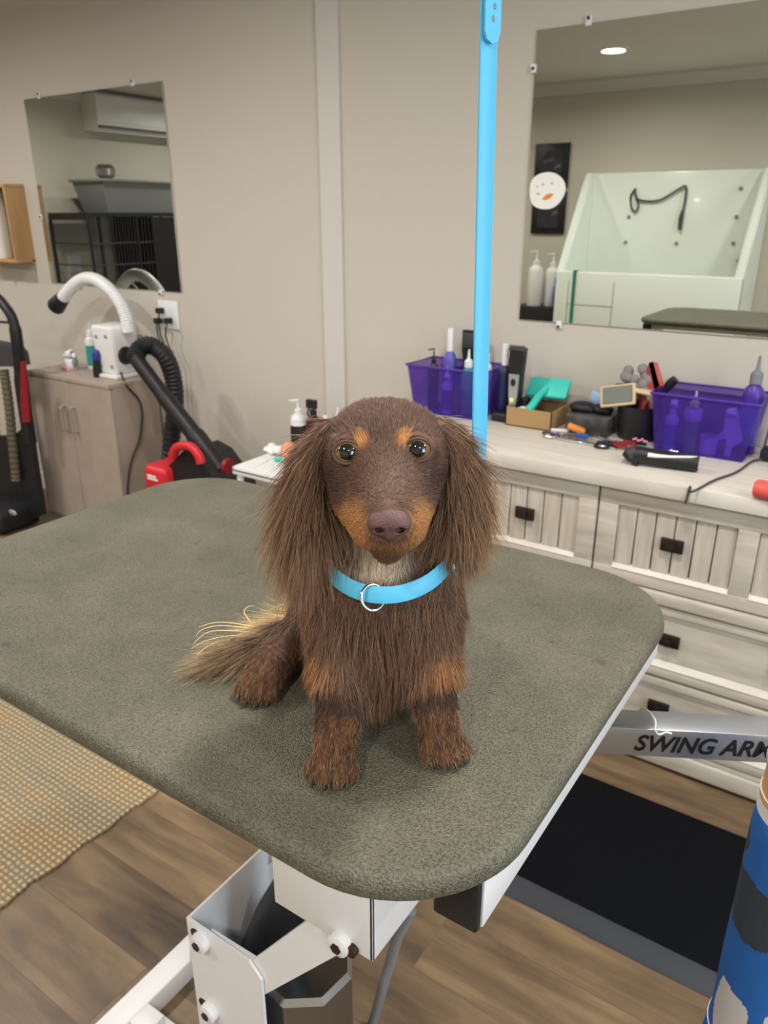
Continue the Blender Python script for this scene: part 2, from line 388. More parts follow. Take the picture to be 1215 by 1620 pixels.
# round sticker on the right mirror
bm = B(); c = at_y(865, 302, MIR_Y)
poly = [(0.056*math.cos(a)*(1+.05*math.sin(3*a+1)), 0.054*math.sin(a)*(1+.06*math.cos(2*a))) for a in [2*PI*k/40 for k in range(40)]]
prism(bm, poly, MIR_Y-.003, MIR_Y-.0002, lambda u, v, h: Vector((c.x+u, h, c.z+v)))
st = obj('sticker', bm, M['paper']); tag(st, 'round white sticker with an orange blotch on the right mirror', 'sticker')
bm = B()
prism(bm, [(0.012*math.cos(a)*(1.3+.3*math.sin(2*a)), 0.008*math.sin(a)+.004*math.cos(a)) for a in [2*PI*k/24 for k in range(24)]], MIR_Y-.0042, MIR_Y-.0029, lambda u, v, h: Vector((c.x+.006+u, h, c.z-.016+v)))
obj('orange_blotch', bm, M['orange'], st)
bm = B()
for (u0, v0, rr) in ((-.025, -.008, .006), (-.012, .018, .005), (.016, .02, .005), (-.03, .012, .004)):
    prism(bm, [(rr*math.cos(2*PI*k/12), rr*.7*math.sin(2*PI*k/12)) for k in range(12)], MIR_Y-.0038, MIR_Y-.0029, lambda u, v, h: Vector((c.x+u0+u, h, c.z+v0+v)))
obj('grey_marks', bm, mat('grey_marks', (190, 190, 200), .8), st)

# ------------------------------------------------------------------ wooden holder with paper roll at the left edge
t = thing('wall_holder', 'pine wood paper roll holder on the wall at the left edge', 'holder', (-3.83, 2.3, 1.21))
x0, x1, z0, z1 = -4.03, -3.628, 1.222, 1.575; yb, yf = WALL_Y-.001, 2.215
part('back_rail', M['pine'], t, x0, x1, yb-.012, yb, 1.215, 1.24)
part('top_board', M['pine'], t, x0, x1, yf, yb, z1-.016, z1, bev=.002)
part('bottom_board', M['pine'], t, x0, x1, yf, yb, z0, z0+.016, bev=.002)
for xx in (x0, x1-.016): part('side_board', M['pine'], t, xx, xx+.016, yf, yb, z0+.016, z1-.016, bev=.002)
bm = B(); cyl(bm, (-3.815, 2.235, z0-.03), (-3.815, 2.235, z0), .011, n=14); obj('rod_knob', bm, M['pine'], t)
bm = B(); lathe(bm, [(0.018, 0), (0.052, 0), (0.053, .004), (0.053, .306), (0.052, .31), (.018, .31)], (-3.83, 2.262, z0+.0165)); o = obj('paper_roll', bm, M['paper']); tag(o, 'white paper roll standing inside the pine wall holder', 'paper roll')

# ------------------------------------------------------------------ taupe cabinet
CX0, CX1, CY0, CY1, CZ = -3.415, -2.803, 2.04, 2.30, .757
t = thing('base_cabinet', 'taupe two-door laminate cabinet standing below the left mirror', 'cabinet', ((CX0+CX1)/2, (CY0+CY1)/2, 0))
part('body', M['cab'], t, CX0+.002, CX1-.002, CY0+.018, CY1, 0.0, CZ-.02)
part('cabinet_top', M['cab'], t, CX0, CX1, CY0-.002, CY1, CZ-.02, CZ, bev=.002)
xm = (CX0+CX1)/2
for a, b, hx in ((CX0+.002, xm-.0015, xm-.035), (xm+.0015, CX1-.002, xm+.035)):
    bm = B(); box(bm, a, b, CY0, CY0+.018, .05, CZ-.023, .0015, 1); d = obj('door', bm, M['cab'], t)
    bm = B(); tube(bm, spline([(hx, CY0+.002, .625), (hx, CY0-.022, .623), (hx, CY0-.026, .61), (hx, CY0-.026, .525), (hx, CY0-.022, .512), (hx, CY0+.002, .51)], 5), .0062, 10); obj('handle', bm, M['chrome'], d)

# white dryer on the cabinet
t = thing('pet_dryer', 'white box dryer with bent white hose standing on the taupe cabinet', 'dryer', (-2.93, 2.2, CZ))
bx, by = -2.937, 2.215
bm = B(); box(bm, -3.02, -2.855, 2.125, 2.288, CZ+.0005, CZ+.018, .006); obj('base_plate', bm, M['white'], t)
bm = B(); tb = bmesh.new(); bmesh.ops.create_cube(tb, size=1)
for v in tb.verts:
    top = v.co.z > 0
    v.co = Vector((bx+v.co.x*(.15 if top else .13), by-.012+v.co.y*(.145 if top else .125), CZ+.016+(v.co.z+.5)*.215))
bmesh.ops.bevel(tb, geom=list(tb.edges), offset=.016, segments=4, affect='EDGES', profile=.5)
merge(bm, tb); obj('housing', bm, M['white'], t)
for px, pz in ((-.035, .182), (.032, .187), (.042, .055), (-.03, .055)):
    bm = B(); yq = by-.012-(.0625+.010*(pz-.016)/.215)
    cyl(bm, (bx+px, yq+.002, CZ+pz), (bx+px, yq-.004, CZ+pz), .008, n=12); obj('screw', bm, M['silver'], t)
hp = [at_y(204, 526, 2.2), at_y(199, 500, 2.2), at_y(188, 476, 2.195), at_y(170, 455, 2.19), at_y(150, 442, 2.185), at_y(131, 442, 2.18), at_y(113, 455, 2.17), at_y(98, 473, 2.16)]
P = spline(hp, 14)
bm = B(); tube(bm, P, [(.0285 if i % 2 else .0262) if i < len(P)*.4 else .0278 for i in range(len(P))], 20); obj('hose', bm, M['white'], t)
d = (P[-1]-P[-4]).normalized()
bm = B(); tube(bm, [P[-1]-d*.01, P[-1]+d*.012, P[-1]+d*.055, P[-1]+d*.066], [.031, .034, .04, .036], 20); obj('nozzle', bm, M['black'], t)
bm = B(); tube(bm, spline([(bx+.06, by-.05, CZ+.03), (bx+.10, by-.07, CZ+.006), (-2.797, 2.13, CZ-.02), at_x(223, 640, -2.797), at_x(222, 690, -2.797), at_x(208, 730, -2.797), at_x(202, 770, -2.797), (-2.797, 2.06, .2)], 8), .004, 8); obj('power_cord', bm, M['black'], t)
bm = B(); lathe(bm, [(0, -.006), (.037, -.006), (.04, 0), (.037, .012), (0, .012)], (bx+.07, by-.02, CZ+.1), M=Matrix.Rotation(PI/2, 4, 'Y')); obj('air_filter', bm, M['black'], t)

# things on the cabinet
def bottle(name, label, px, py, z, r, h, mats, kind='pump', group=None, c=None, k=1.0):
    p = c if c is not None else at_z(px, py, z)
    t = thing(name, label, 'bottle', (p.x, p.y, z), group)
    sh = h*.72
    bm = B(); lathe(bm, [(0, 0), (r*.96, 0), (r, r*.1), (r, sh*.84), (r*.86, sh*.93), (r*.42, sh), (r*.42, sh+.004), (0, sh+.004)], (p.x, p.y, z)); obj('body', bm, mats[0], t)
    if len(mats) > 2 and mats[2] is not None:
        bm = B(); n = 24; rr = r*1.012
        rings = [[bm.verts.new((p.x+rr*math.cos(a), p.y+rr*math.sin(a), z+zz)) for a in [math.radians(150+ (260*k/n)) for k in range(n+1)]] for zz in (sh*.12, sh*.72)]
        for i in range(n): bm.faces.new([rings[0][i], rings[0][i+1], rings[1][i+1], rings[1][i]])
        ex = bmesh.ops.extrude_face_region(bm, geom=list(bm.faces)); 
        for v in [g for g in ex['geom'] if isinstance(g, bmesh.types.BMVert)]: v.co = Vector((p.x, p.y, v.co.z))+(Vector((v.co.x-p.x, v.co.y-p.y, 0))*1.01)
        obj('label', bm, mats[2], t)
    if kind == 'pump':
        bm = B(); lathe(bm, [(0, 0), (r*.46, 0), (r*.46, h*.07), (r*.2, h*.08), (r*.13, h*.1), (r*.13, h*.2), (0, h*.2)], (p.x, p.y, z+sh))
        cyl(bm, (p.x+.004, p.y, z+h*.95), (p.x-r*1.1, p.y-r*.4, z+h*.93), r*.16, r*.1, 10); obj('pump', bm, mats[1], t)
    elif kind == 'cap':
        bm = B(); lathe(bm, [(0, 0), (r*.5, 0), (r*.5, h-sh-.004), (r*.45, h-sh), (0, h-sh)], (p.x, p.y, z+sh)); obj('cap', bm, mats[1], t)
    elif kind == 'nozzle':
        bm = B(); lathe(bm, [(0, 0), (r*.6, 0), (r*.6, h*.1), (r*.22, h*.14), (r*.12, h-sh), (0, h-sh)], (p.x, p.y, z+sh)); obj('nozzle', bm, mats[1], t)
    elif kind == 'trigger':
        bm = B(); q = Vector((p.x, p.y, z+sh))
        cyl(bm, q, q+Vector((0, 0, h*.1)), r*.5, n=14)
        box(bm, q.x-r*1.1, q.x+r*.6, q.y-r*.35, q.y+r*.35, q.z+h*.12, q.z+h*.28, r*.15)
        tube(bm, spline([q+Vector((-r*.7, 0, h*.13)), q+Vector((-r*1.0, 0, h*.04)), q+Vector((-r*.9, 0, -h*.04))], 5), r*.14, 8); obj('trigger_head', bm, mats[1], t)
    return t
bottle('lotion_bottle', 'teal and white nozzle bottle beside the white dryer on the cabinet', 150, 583, CZ, .0285, .215, (M['frost'], M['white'], M['dteal']), 'nozzle')
p = at_z(157, 597, CZ)
t = thing('brush', 'dark blue and black brush leaning on the white dryer', 'brush', (p.x, p.y, CZ))
bm = B(); tube(bm, [(p.x-.012, p.y, CZ+.001), (p.x-.009, p.y+.002, CZ+.033), (p.x-.004, p.y+.004, CZ+.08)], [.017, .02, .018], 14); obj('grip', bm, M['black'], t)
bm = B(); tube(bm, [(p.x-.004, p.y+.004, CZ+.08), (p.x-.001, p.y+.005, CZ+.104), (p.x+.003, p.y+.007, CZ+.122)], [.02, .022, .013], 14); obj('head', bm, mat('royal_blue', (44, 58, 140), .4), t)
t = thing('cup', 'small white and grey lumpy animal-shaped cup on the cabinet', 'cup', (-2.955, 1.985, CZ))
p = at_z(115, 584, CZ)
bm = B(); lathe(bm, [(0, 0), (.026, 0), (.03, .006), (.032, .045), (.029, .052), (0, .05)], (p.x, p.y, CZ)); obj('cup_body', bm, M['white'], t)
bm = B()
for (a, b, c2, r) in ((-.02, -.01, .066, .016), (.004, -.014, .074, .017), (.02, 0, .064, .015), (-.006, .008, .08, .012), (.013, -.005, .088, .009), (-.024, 0, .052, .012)):
    ell(bm, (p.x+a, p.y+b, CZ+c2), (r, r*.9, r), n=14)
obj('figure', bm, mat('white_grey_figure', (236, 234, 230), .5, var=(60, (120, 118, 116), .5, .62)), t)
bm = B(); ell(bm, (p.x+.033, p.y-.005, CZ+.035), (.011, .014, .024), n=14); obj('side_figure', bm, M['grey'], t)
t = thing('hair_clip', 'pink plastic clip lying on the cabinet beside the cup', 'clip', at_z(112, 585, CZ))
p = at_z(110, 584, CZ)
bm = B(); tube(bm, spline([(p.x-.045, p.y-.01, CZ+.006), (p.x, p.y-.012, CZ+.010), (p.x+.045, p.y-.005, CZ+.012)], 5), .0065, 8); obj('jaw', bm, M['pink'], t)
bm = B(); tube(bm, spline([(p.x-.04, p.y-.005, CZ+.012), (p.x+.005, p.y-.02, CZ+.009), (p.x+.05, p.y-.04, CZ+.007)], 5), .0065, 8); obj('jaw', bm, M['pink'], t)

# wall outlet with three plugs
p = at_y(268, 498, WALL_Y)
t = thing('wall_outlet', 'white double wall outlet plate below the left mirror', 'outlet', (p.x, WALL_Y, p.z))
part('plate', M['white'], t, p.x-.062, p.x+.062, WALL_Y-.007, WALL_Y, p.z-.06, p.z+.06, bev=.003)
for dx in (-.028, .028):
    part('receptacle', M['frost'], t, p.x+dx-.017, p.x+dx+.017, WALL_Y-.009, WALL_Y-.006, p.z-.034, p.z+.034, bev=.002)
for (px, py, path, lab) in ((257, 491, [(252, 497), (248, 520), (256, 550), (262, 580)], 'black plug in the upper socket of the wall outlet'),
                            (254, 507, [(252, 514), (254, 530), (264, 555), (270, 575)], 'black plug at lower left of the wall outlet'),
                            (270, 507, [(264, 512), (262, 530), (268, 550), (276, 570)], 'black plug at lower right of the wall outlet')):
    q = at_y(px, py, WALL_Y-.01)
    t = thing('power_plug', lab, 'plug', q, 'plugs in the wall outlet')
    bm = B(); box(bm, q.x-.012, q.x+.012, WALL_Y-.042, WALL_Y-.0085, q.z-.012, q.z+.012, .004); obj('plug_body', bm, M['black'], t)
    bm = B(); tube(bm, spline([(q.x, WALL_Y-.042, q.z)]+[at_y(a, b, WALL_Y-.05) for a, b in path]+[at_y(path[-1][0]+4, 640, WALL_Y-.05)], 8), .0035, 8); obj('cord', bm, M['black'], t)

# red and black canister vacuum with its looped hose
t = thing('canister_vacuum', 'red and black canister vacuum with looped black hose behind the table', 'vacuum', (-2.33, 2.05, 0))
vy = 2.03
cc = at_y(300, 760, vy)
bm = B(); box(bm, -2.52, -2.2, 1.93, 2.15, .04, .36, .05, 4); obj('canister', bm, M['black'], t)
a1, a2 = at_y(268, 745, 1.97), at_y(330, 740, 2.02)
bm = B(); box(bm, -2.47, -2.34, 1.9, 2.1, .36, .50, .03, 4); obj('red_cap', bm, M['red'], t)
bm = B()
for zz, ww in ((.455, .05), (.443, .06)): box(bm, -2.435-.0, -2.435+ww, 1.8975, 1.9005, zz, zz+.008)
obj('white_mark', bm, M['white'], t)
bm = B(); prism(bm, [(-2.36, .36), (-2.36, .5), (-2.26, .58), (-2.18, .56), (-2.06, .44), (-2.06, .36)], 1.95, 2.13, lambda u, v, h: Vector((u, h, v))); obj('motor_head', bm, M['black'], t)
bm = B(); tube(bm, spline([at_y(273, 722, 1.93), at_y(280, 708, 1.93), at_y(300, 706, 1.93), at_y(314, 720, 1.93), at_y(318, 733, 1.93)], 6), .018, 12); obj('carry_handle', bm, M['red'], t)
bm = B(); lathe(bm, [(0, 0), (.03, 0), (.03, .02), (0, .02)], at_y(358, 737, 2.0), M=Matrix.Rotation(PI/2, 4, 'Y')); obj('red_ring', bm, M['dkred'], t)
bm = B(); 
hp = [at_y(268, 728, 2.14), at_y(272, 690, 2.15), at_y(277, 640, 2.16), at_y(274, 600, 2.16), at_y(262, 566, 2.13), at_y(240, 547, 2.10), at_y(221, 552, 2.06), at_y(214, 570, 2.03)]
P = spline(hp, 16)
tube(bm, P, [.036+.0022*math.sin(i*PI/1.5) for i in range(len(P))], 18); obj('hose', bm, M['hose_b'], t)
bm = B(); tube(bm, spline([at_y(214, 566, 2.03), at_y(232, 590, 2.03), at_y(262, 630, 2.03), at_y(300, 678, 2.03), at_y(326, 712, 2.03), at_y(350, 745, 2.03)], 6), [.03]*12+[.034]*8+[.04]*11, 18); obj('wand', bm, M['black'], t)
for wx in (-2.5, -2.22):
    for wy in (1.92, 2.13):
        bm = B(); cyl(bm, (wx, wy, .045), (wx, wy+.03, .045), .045); obj('wheel', bm, M['black'], t)

# upright vacuum at the left edge
t = thing('upright_vacuum', 'black upright vacuum with a dark red strip at the left edge', 'vacuum', (-3.45, 1.95, 0))
uy = 1.95
def up(px, py, y=uy): return at_y(px, py, y)
def pxpoly(bm, pts, y0, y1):
    prism(bm, [(p.x, p.z) for p in (at_y(a, b, y0) for a, b in pts)], y0, y1, lambda u, v, h: Vector((u, h, v)))
bm = B(); tube(bm, spline([up(-8, 468), up(6, 482), up(20, 505), up(27, 540), up(32, 590), up(40, 650), up(48, 700)], 6), [.022]*15+[.026]*10+[.03]*12, 14); obj('side_frame', bm, M['black'], t)
bm = B(); pxpoly(bm, [(-30, 540), (12, 548), (22, 560), (26, 580), (-30, 580)], uy-.02, uy+.05); obj('cross_bar', bm, M['dgrey'], t)
bm = B(); cyl(bm, up(-30, 508, uy+.03), up(14, 510, uy+.03), .006); obj('cord_hook', bm, M['black'], t)
bm = B(); P = spline([up(6, 585, 1.94), up(14, 640, 1.93), up(20, 700, 1.92), up(26, 760, 1.91)], 30); tube(bm, P, [.021+.0018*math.sin(i*PI/2) for i in range(len(P))], 16); obj('ribbed_hose', bm, mat('olive_hose', (92, 86, 66), .6), t)
bm = B(); P = spline([up(-12, 600, 1.97), up(-6, 700, 1.95), up(2, 770, 1.95)], 40); tube(bm, P, [.02+.0018*math.sin(i*PI/2) for i in range(len(P))], 16); obj('ribbed_hose', bm, mat('tan_hose', (120, 110, 86), .6), t)
bm = B(); pxpoly(bm, [(32, 572), (38, 572), (44, 640), (46, 668), (35, 668), (32, 640)], uy-.03, uy-.02); obj('red_strip', bm, M['dkred'], t)
bm = B(); pxpoly(bm, [(-30, 690), (20, 690), (44, 670), (54, 740), (66, 815), (40, 826), (-30, 790)], uy-.018, uy+.01); obj('dust_housing', bm, M['black'], t)
bm = B(); box(bm, -3.68, -3.40, 1.76, 1.99, .005, .12, .03, 3); obj('floor_head', bm, M['black'], t)
bm = B(); ell(bm, up(20, 811, 1.775), (.03, .006, .014)); obj('badge', bm, M['silver'], t)

# white side cart with bottles
KX0, KX1, KY0, KY1, KZ = -1.915, -1.42, 1.862, 2.27, .6
t = thing('utility_cart', 'white side cart behind the dog, between cabinet and dresser', 'cart', ((KX0+KX1)/2, (KY0+KY1)/2, 0))
part('tray', M['white'], t, KX0, KX1, KY0, KY1, KZ-.03, KZ-.006, bev=.005)
bm = B()
box(bm, KX0, KX1, KY0, KY0+.012, KZ-.02, KZ, .004); box(bm, KX0, KX1, KY1-.012, KY1, KZ-.02, KZ, .004)
box(bm, KX0, KX0+.012, KY0, KY1, KZ-.02, KZ, .004); box(bm, KX1-.012, KX1, KY0, KY1, KZ-.02, KZ, .004); obj('rim', bm, M['white'], t)
for lx in (KX0+.02, KX1-.02):
    for ly in (KY0+.02, KY1-.02):
        bm = B(); cyl(bm, (lx, ly, 0), (lx, ly, KZ-.02), .012, n=14); obj('leg', bm, M['white'], t)
part('shelf', M['white'], t, KX0+.01, KX1-.01, KY0+.01, KY1-.01, .2, .215)
KS = KZ-.0055
bottle('pump_bottle', 'clear white pump bottle with black label on the white cart', 467, 706, KS, .031, .215, (M['frost'], M['frost'], M['black']), 'pump', c=Vector((-1.83, 2.14, KS)))
bottle('spray_bottle', 'dark brown spray bottle with black trigger on the white cart', 488, 706, KS, .026, .21, (M['dbrown'], M['black'], M['dkred']), 'trigger', c=Vector((-1.77, 2.155, KS)))
bottle('small_bottle', 'small white bottle with wide cap, right of the spray bottle', 498, 700, KS, .019, .155, (M['white'], M['white']), 'cap', c=Vector((-1.725, 2.17, KS)))
bottle('dropper_bottle', 'white nozzle bottle on the cart touching the vertical wall strip', 508, 700, KS, .021, .185, (M['white'], M['white']), 'nozzle', c=Vector((-1.69, 2.20, KS)))
bm = B(); q = at_y(456, 712, 2.06)
lathe(bm, [(0, 0), (.03, 0), (.033, .005), (.033, .022), (.03, .027), (0, .027)], (q.x, q.y, KS+.033), M=Matrix.Rotation(PI/2, 4, 'Y') @ Matrix.Rotation(.5, 4, 'X')); o = obj('tape_roll', bm, M['peach']); tag(o, 'peach orange round roll lying on the white cart', 'roll')
bm = B(); q = at_z(436, 711, KS+.02); q.z = KS
for k in range(9):
    ell(bm, (q.x-.04+.013*k, q.y+.01*math.sin(k*2.1), KS+.014+.01*abs(math.sin(k*1.7))), (.016, .02, .012+.004*(k % 3)), M=Matrix.Rotation(k*.9, 4, 'Y'), n=10)
o = obj('tissue', bm, M['paper']); tag(o, 'crumpled white tissue on the white cart beside the orange roll', 'tissue')
bm = B(); q = at_z(441, 731, KS); tube(bm, spline([(q.x-.02, q.y, KS+.007), (q.x, q.y+.004, KS+.01), (q.x+.025, q.y-.003, KS+.007)], 4), .007, 8); o = obj('teal_clip', bm, M['teal']); tag(o, 'small teal clip lying on the white cart', 'clip')

# ------------------------------------------------------------------ dresser
DX0, DX1, DF, DB = -1.335, 0.15, 1.865, 2.30
t = thing('dresser', 'long pale washed-wood dresser with plank-fronted drawers below the right mirror', 'dresser', ((DX0+DX1)/2, (DF+DB)/2, 0))
part('carcass', M['wash'], t, DX0, DX1, DF+.02, DB, .0, DT-.04)
part('worktop', M['wash_top'], t, DX0-.015, DX1+.015, DF-.022, DB+.01, DT-.038, DT, bev=.003)
part('plinth', M['wash'], t, DX0-.008, DX1+.008, DF-.006, DF+.03, .012, .062, bev=.004)
part('plinth_bead', M['wash'], t, DX0-.004, DX1+.004, DF+.002, DF+.03, .062, .078, bev=.004)
part('waist_bead', M['wash'], t, DX0-.006, DX1+.006, DF-.008, DF+.03, .496, .53, bev=.006)
def pull(parent, x, z, s=1.0):
    bm = B(); box(bm, x-.028*s, x+.028*s, DF-.006, DF+.004, z-.017*s, z+.017*s, .002)
    lathe(bm, [(0, 0), (.006, 0), (.006, .006), (.011, .009), (.011, .013), (0, .015)], (x, DF-.005, z), 16, M=Matrix.Rotation(PI/2, 4, 'X'))
    return obj('pull', bm, M['bronze'], parent)
mid = -.582
for (a, b) in ((DX0+.004, mid-.003), (mid+.003, DX1-.004)):
    # top drawer: frame with two plank panels
    z0, z1 = .535, DT-.045
    bm = B(); m2 = (a+b)/2
    fw = .05
    box(bm, a, b, DF, DF+.02, z1-.042, z1, .002); box(bm, a, b, DF, DF+.02, z0, z0+.036, .002)
    for (c0, c1) in ((a, a+fw), (m2-.024, m2+.024), (b-fw, b)): box(bm, c0, c1, DF+.0003, DF+.02, z0+.034, z1-.04, .002)
    d = obj('drawer', bm, M['wash'], t)
    for (c0, c1) in ((a+fw, m2-.024), (m2+.024, b-fw)):
        n = 6; w_ = (c1-c0)/n
        bm = B(); box(bm, c0-.002, c1+.002, DF+.013, DF+.02, z0+.03, z1-.04); obj('panel_back', bm, M['groove'], d)
        bm = B()
        for k in range(n): box(bm, c0+k*w_+.0018, c0+(k+1)*w_-.0018, DF+.007, DF+.018, z0+.036, z1-.044, .001, 1)
        pn = obj('plank_panel', bm, M['wash_v'], d)
        bm = B(); prism(bm, [(0, 0), (.012, 0), (.012, .016)], c0, c1, lambda u, v, h: Vector((h, DF-.002+u, z0+.034+v*.9))); obj('sill_bead', bm, M['wash_top'], d)
        pull(d, (c0+c1)/2, (z0+z1)/2+.005)
    for (z0, z1) in ((.285, .49), (.082, .277)):
        bm = B(); f2 = .034
        box(bm, a, b, DF, DF+.02, z1-.022, z1, .002); box(bm, a, b, DF, DF+.02, z0, z0+.03, .002)
        box(bm, a, a+f2, DF+.0003, DF+.02, z0+.028, z1-.02, .002); box(bm, b-f2, b, DF+.0003, DF+.02, z0+.028, z1-.02, .002)
        d = obj('drawer', bm, M['wash'], t)
        bm = B(); box(bm, a+f2-.002, b-f2+.002, DF+.009, DF+.018, z0+.026, z1-.02); obj('flat_panel', bm, M['wash'], d)
        bm = B(); prism(bm, [(0, 0), (.011, 0), (.011, .016)], a+f2, b-f2, lambda u, v, h: Vector((h, DF-.002+u, z0+.03+v))); obj('sill_bead', bm, M['wash_top'], d)
        pull(d, (a+b)/2-.142, (z0+z1)/2+.012); pull(d, (a+b)/2+.142, (z0+z1)/2+.012)

# ------------------------------------------------------------------ clutter on the dresser
def bin_(name, label, x0, x1, y0, y1, h, taper=.03):
    z = DT+.0005
    t = thing(name, label, 'bin', ((x0+x1)/2, (y0+y1)/2, DT))
    bm = B(); th = .0022
    def rect(o, zz, tp): return [bm.verts.new((X, Y, zz)) for X, Y in ((x0+tp+o, y0+tp*.5+o), (x1-tp-o, y0+tp*.5+o), (x1-tp-o, y1-tp*.3-o), (x0+tp+o, y1-tp*.3-o))]
    oB, oT, iT, iB = rect(0, z, taper), rect(0, z+h, 0), rect(th, z+h, 0), rect(th, z+th, taper)
    bm.faces.new(oB[::-1]); bm.faces.new(iB)
    for A, Bq in ((oB, oT), (oT, iT), (iT, iB)):
        for k in range(4): bm.faces.new([A[k], A[(k+1) % 4], Bq[(k+1) % 4], Bq[k]])
    obj('tub', bm, M['purp'], t, smooth=False)
    bm = B()
    P = [(x0-.003, y0-.003), (x1+.003, y0-.003), (x1+.003, y1+.003), (x0-.003, y1+.003)]
    tube(bm, [Vector((a, b, z+h)) for a, b in P], .0035, 8, closed=True); obj('rim', bm, M['purple'], t)
    return t
Z = DT+.0035
bin_('storage_bin', 'purple translucent bin of tall bottles behind the blue strap', -1.335, -1.06, 2.115, 2.285, .155, .022)
def V(x, y): return Vector((x, y, Z))
bottle('pump_bottle', 'black pump bottle at the left end of the purple bin', 0, 0, Z, .018, .205, (M['dgrey'], M['black']), 'pump', c=V(-1.285, 2.2))
bottle('spray_bottle', 'tall violet blue bottle with white cap in the purple bin', 0, 0, Z, .0215, .262, (M['violet'], M['white']), 'cap', c=V(-1.238, 2.225))
bottle('lotion_bottle', 'slim purple bottle seen through the front of the purple bin', 0, 0, Z, .017, .15, (M['lav'], M['lav'], M['purple']), 'nozzle', c=V(-1.205, 2.152))
bottle('lotion_bottle', 'teal and clear bottle with white nozzle in the purple bin', 0, 0, Z, .022, .205, (M['dteal'], M['white']), 'nozzle', c=V(-1.155, 2.2))
bottle('nozzle_bottle', 'white pointed nozzle bottle beside the blue strap', 0, 0, Z, .023, .235, (M['white'], M['white']), 'nozzle', c=V(-1.105, 2.22))
t = thing('brush', 'black flat-headed brush standing behind the teal bottle', 'brush', (-1.19, 2.26, Z))
bm = B(); prism(bm, [(-.014, 0), (.014, 0), (.016, .13), (.026, .19), (.026, .255), (-.026, .255), (-.026, .19), (-.016, .13)], 2.255, 2.272, lambda u, v, h: Vector((-1.185+u, h, Z+v))); obj('handle', bm, M['black'], t)
bm = B(); box(bm, -1.207, -1.163, 2.249, 2.256, Z+.2, Z+.248, .002); obj('pad', bm, M['dgrey'], t)
bottle('capped_bottle', 'dark navy bottle with white cap between purple bin and clipper', 0, 0, DT+.0005, .021, .235, (M['navy'], M['white']), 'cap', c=Vector((-1.032, 2.21, DT+.0005)))
# upright clipper in its charging stand
t = thing('clipper_stand', 'black charging stand holding the upright silver clipper', 'stand', (-.99, 2.19, DT))
bm = B(); box(bm, -1.045, -.945, 2.15, 2.235, DT+.0005, DT+.03, .01, 3); obj('stand_base', bm, M['black'], t)
bm = B(); box(bm, -.972, -.945, 2.2, 2.235, DT+.02, DT+.075, .008, 3); obj('stand_back', bm, M['black'], t)
t = thing('hair_clipper', 'silver and black clipper with green light standing in its charger', 'clipper', (-.985, 2.19, DT+.03))
cx, cy, cz = -.985, 2.185, DT+.0305
bm = B(); prism(bm, [(-.014, 0), (.014, 0), (.02, .06), (.022, .11), (.026, .16), (.027, .19), (-.02, .19), (-.022, .16), (-.02, .1), (-.017, .05)], cy-.004, cy+.022, lambda u, v, h: Vector((cx+u+.002*v, h, cz+v))); obj('body', bm, M['black'], t)
bm = B(); prism(bm, [(-.008, .005), (.008, .005), (.016, .06), (.018, .12), (-.016, .12), (-.014, .06)], cy-.009, cy-.0035, lambda u, v, h: Vector((cx+u, h, cz+v))); obj('silver_front', bm, M['silver'], t)
bm = B(); ell(bm, (cx, cy-.01, cz+.095), (.008, .004, .012)); obj('switch', bm, M['black'], t)
bm = B(); ell(bm, (cx-.002, cy-.0095, cz+.04), (.005, .003, .006)); obj('status_light', bm, M['green_led'], t)
bm = B(); box(bm, cx-.026, cx+.03, cy-.002, cy+.02, cz+.19, cz+.2, .002)
for k in range(9): box(bm, cx-.024+k*.006, cx-.021+k*.006, cy+.002, cy+.006, cz+.2, cz+.207)
obj('blade', bm, M['dgrey'], t)
# cardboard box with teal slicker brush
bx0, bx1, by0, by1 = -.985, -.835, 2.135, 2.285
t = thing('cardboard_box', 'small open cardboard box right of the upright clipper', 'box', ((bx0+bx1)/2, (by0+by1)/2, DT))
bm = B(); z = DT+.0005
for a in ((bx0, bx1, by0, by0+.003, z, z+.058), (bx0, bx1, by1-.003, by1, z, z+.058), (bx0, bx0+.003, by0, by1, z, z+.058), (bx1-.003, bx1, by0, by1, z, z+.058), (bx0, bx1, by0, by1, z, z+.003)): box(bm, *a)
obj('box_walls', bm, M['card'], t, smooth=False)
t = thing('slicker_brush', 'teal slicker brush resting in the cardboard box', 'brush', (-.9, 2.2, DT+.05))
bm = B(); Mx = Matrix.Translation((-.898, 2.25, DT+.105)) @ Matrix.Rotation(math.radians(-38), 4, 'X') @ Matrix.Rotation(math.radians(-4), 4, 'Z')
box(bm, -.068, .068, -.008, .008, -.034, .034, .007, 3, Mx); obj('head', bm, M['teal'], t)
bm = B(); box(bm, -.062, .062, .008, .014, -.028, .028, .002, 1, Mx); obj('pin_pad', bm, M['dgrey'], t)
bm = B(); tube(bm, spline([Mx @ Vector((-.004, -.008, -.005)), (-.91, 2.205, DT+.085), (-.915, 2.17, DT+.062), (-.922, 2.15, DT+.045)], 6), [.011]*6+[.012]*7+[.013]*6, 12); obj('handle', bm, M['teal'], t)
bm = B(); ell(bm, (-.95, 2.19, DT+.04), (.02, .016, .012)); o = obj('cotton_wad', bm, M['paper']); tag(o, 'white wad beside the teal brush in the cardboard box', 'wad')
bm = B(); box(bm, -.975, -.845, 2.15, 2.275, DT+.004, DT+.028, .006); o = obj('comb_case', bm, M['dgrey']); tag(o, 'dark case lying inside the cardboard box', 'case')
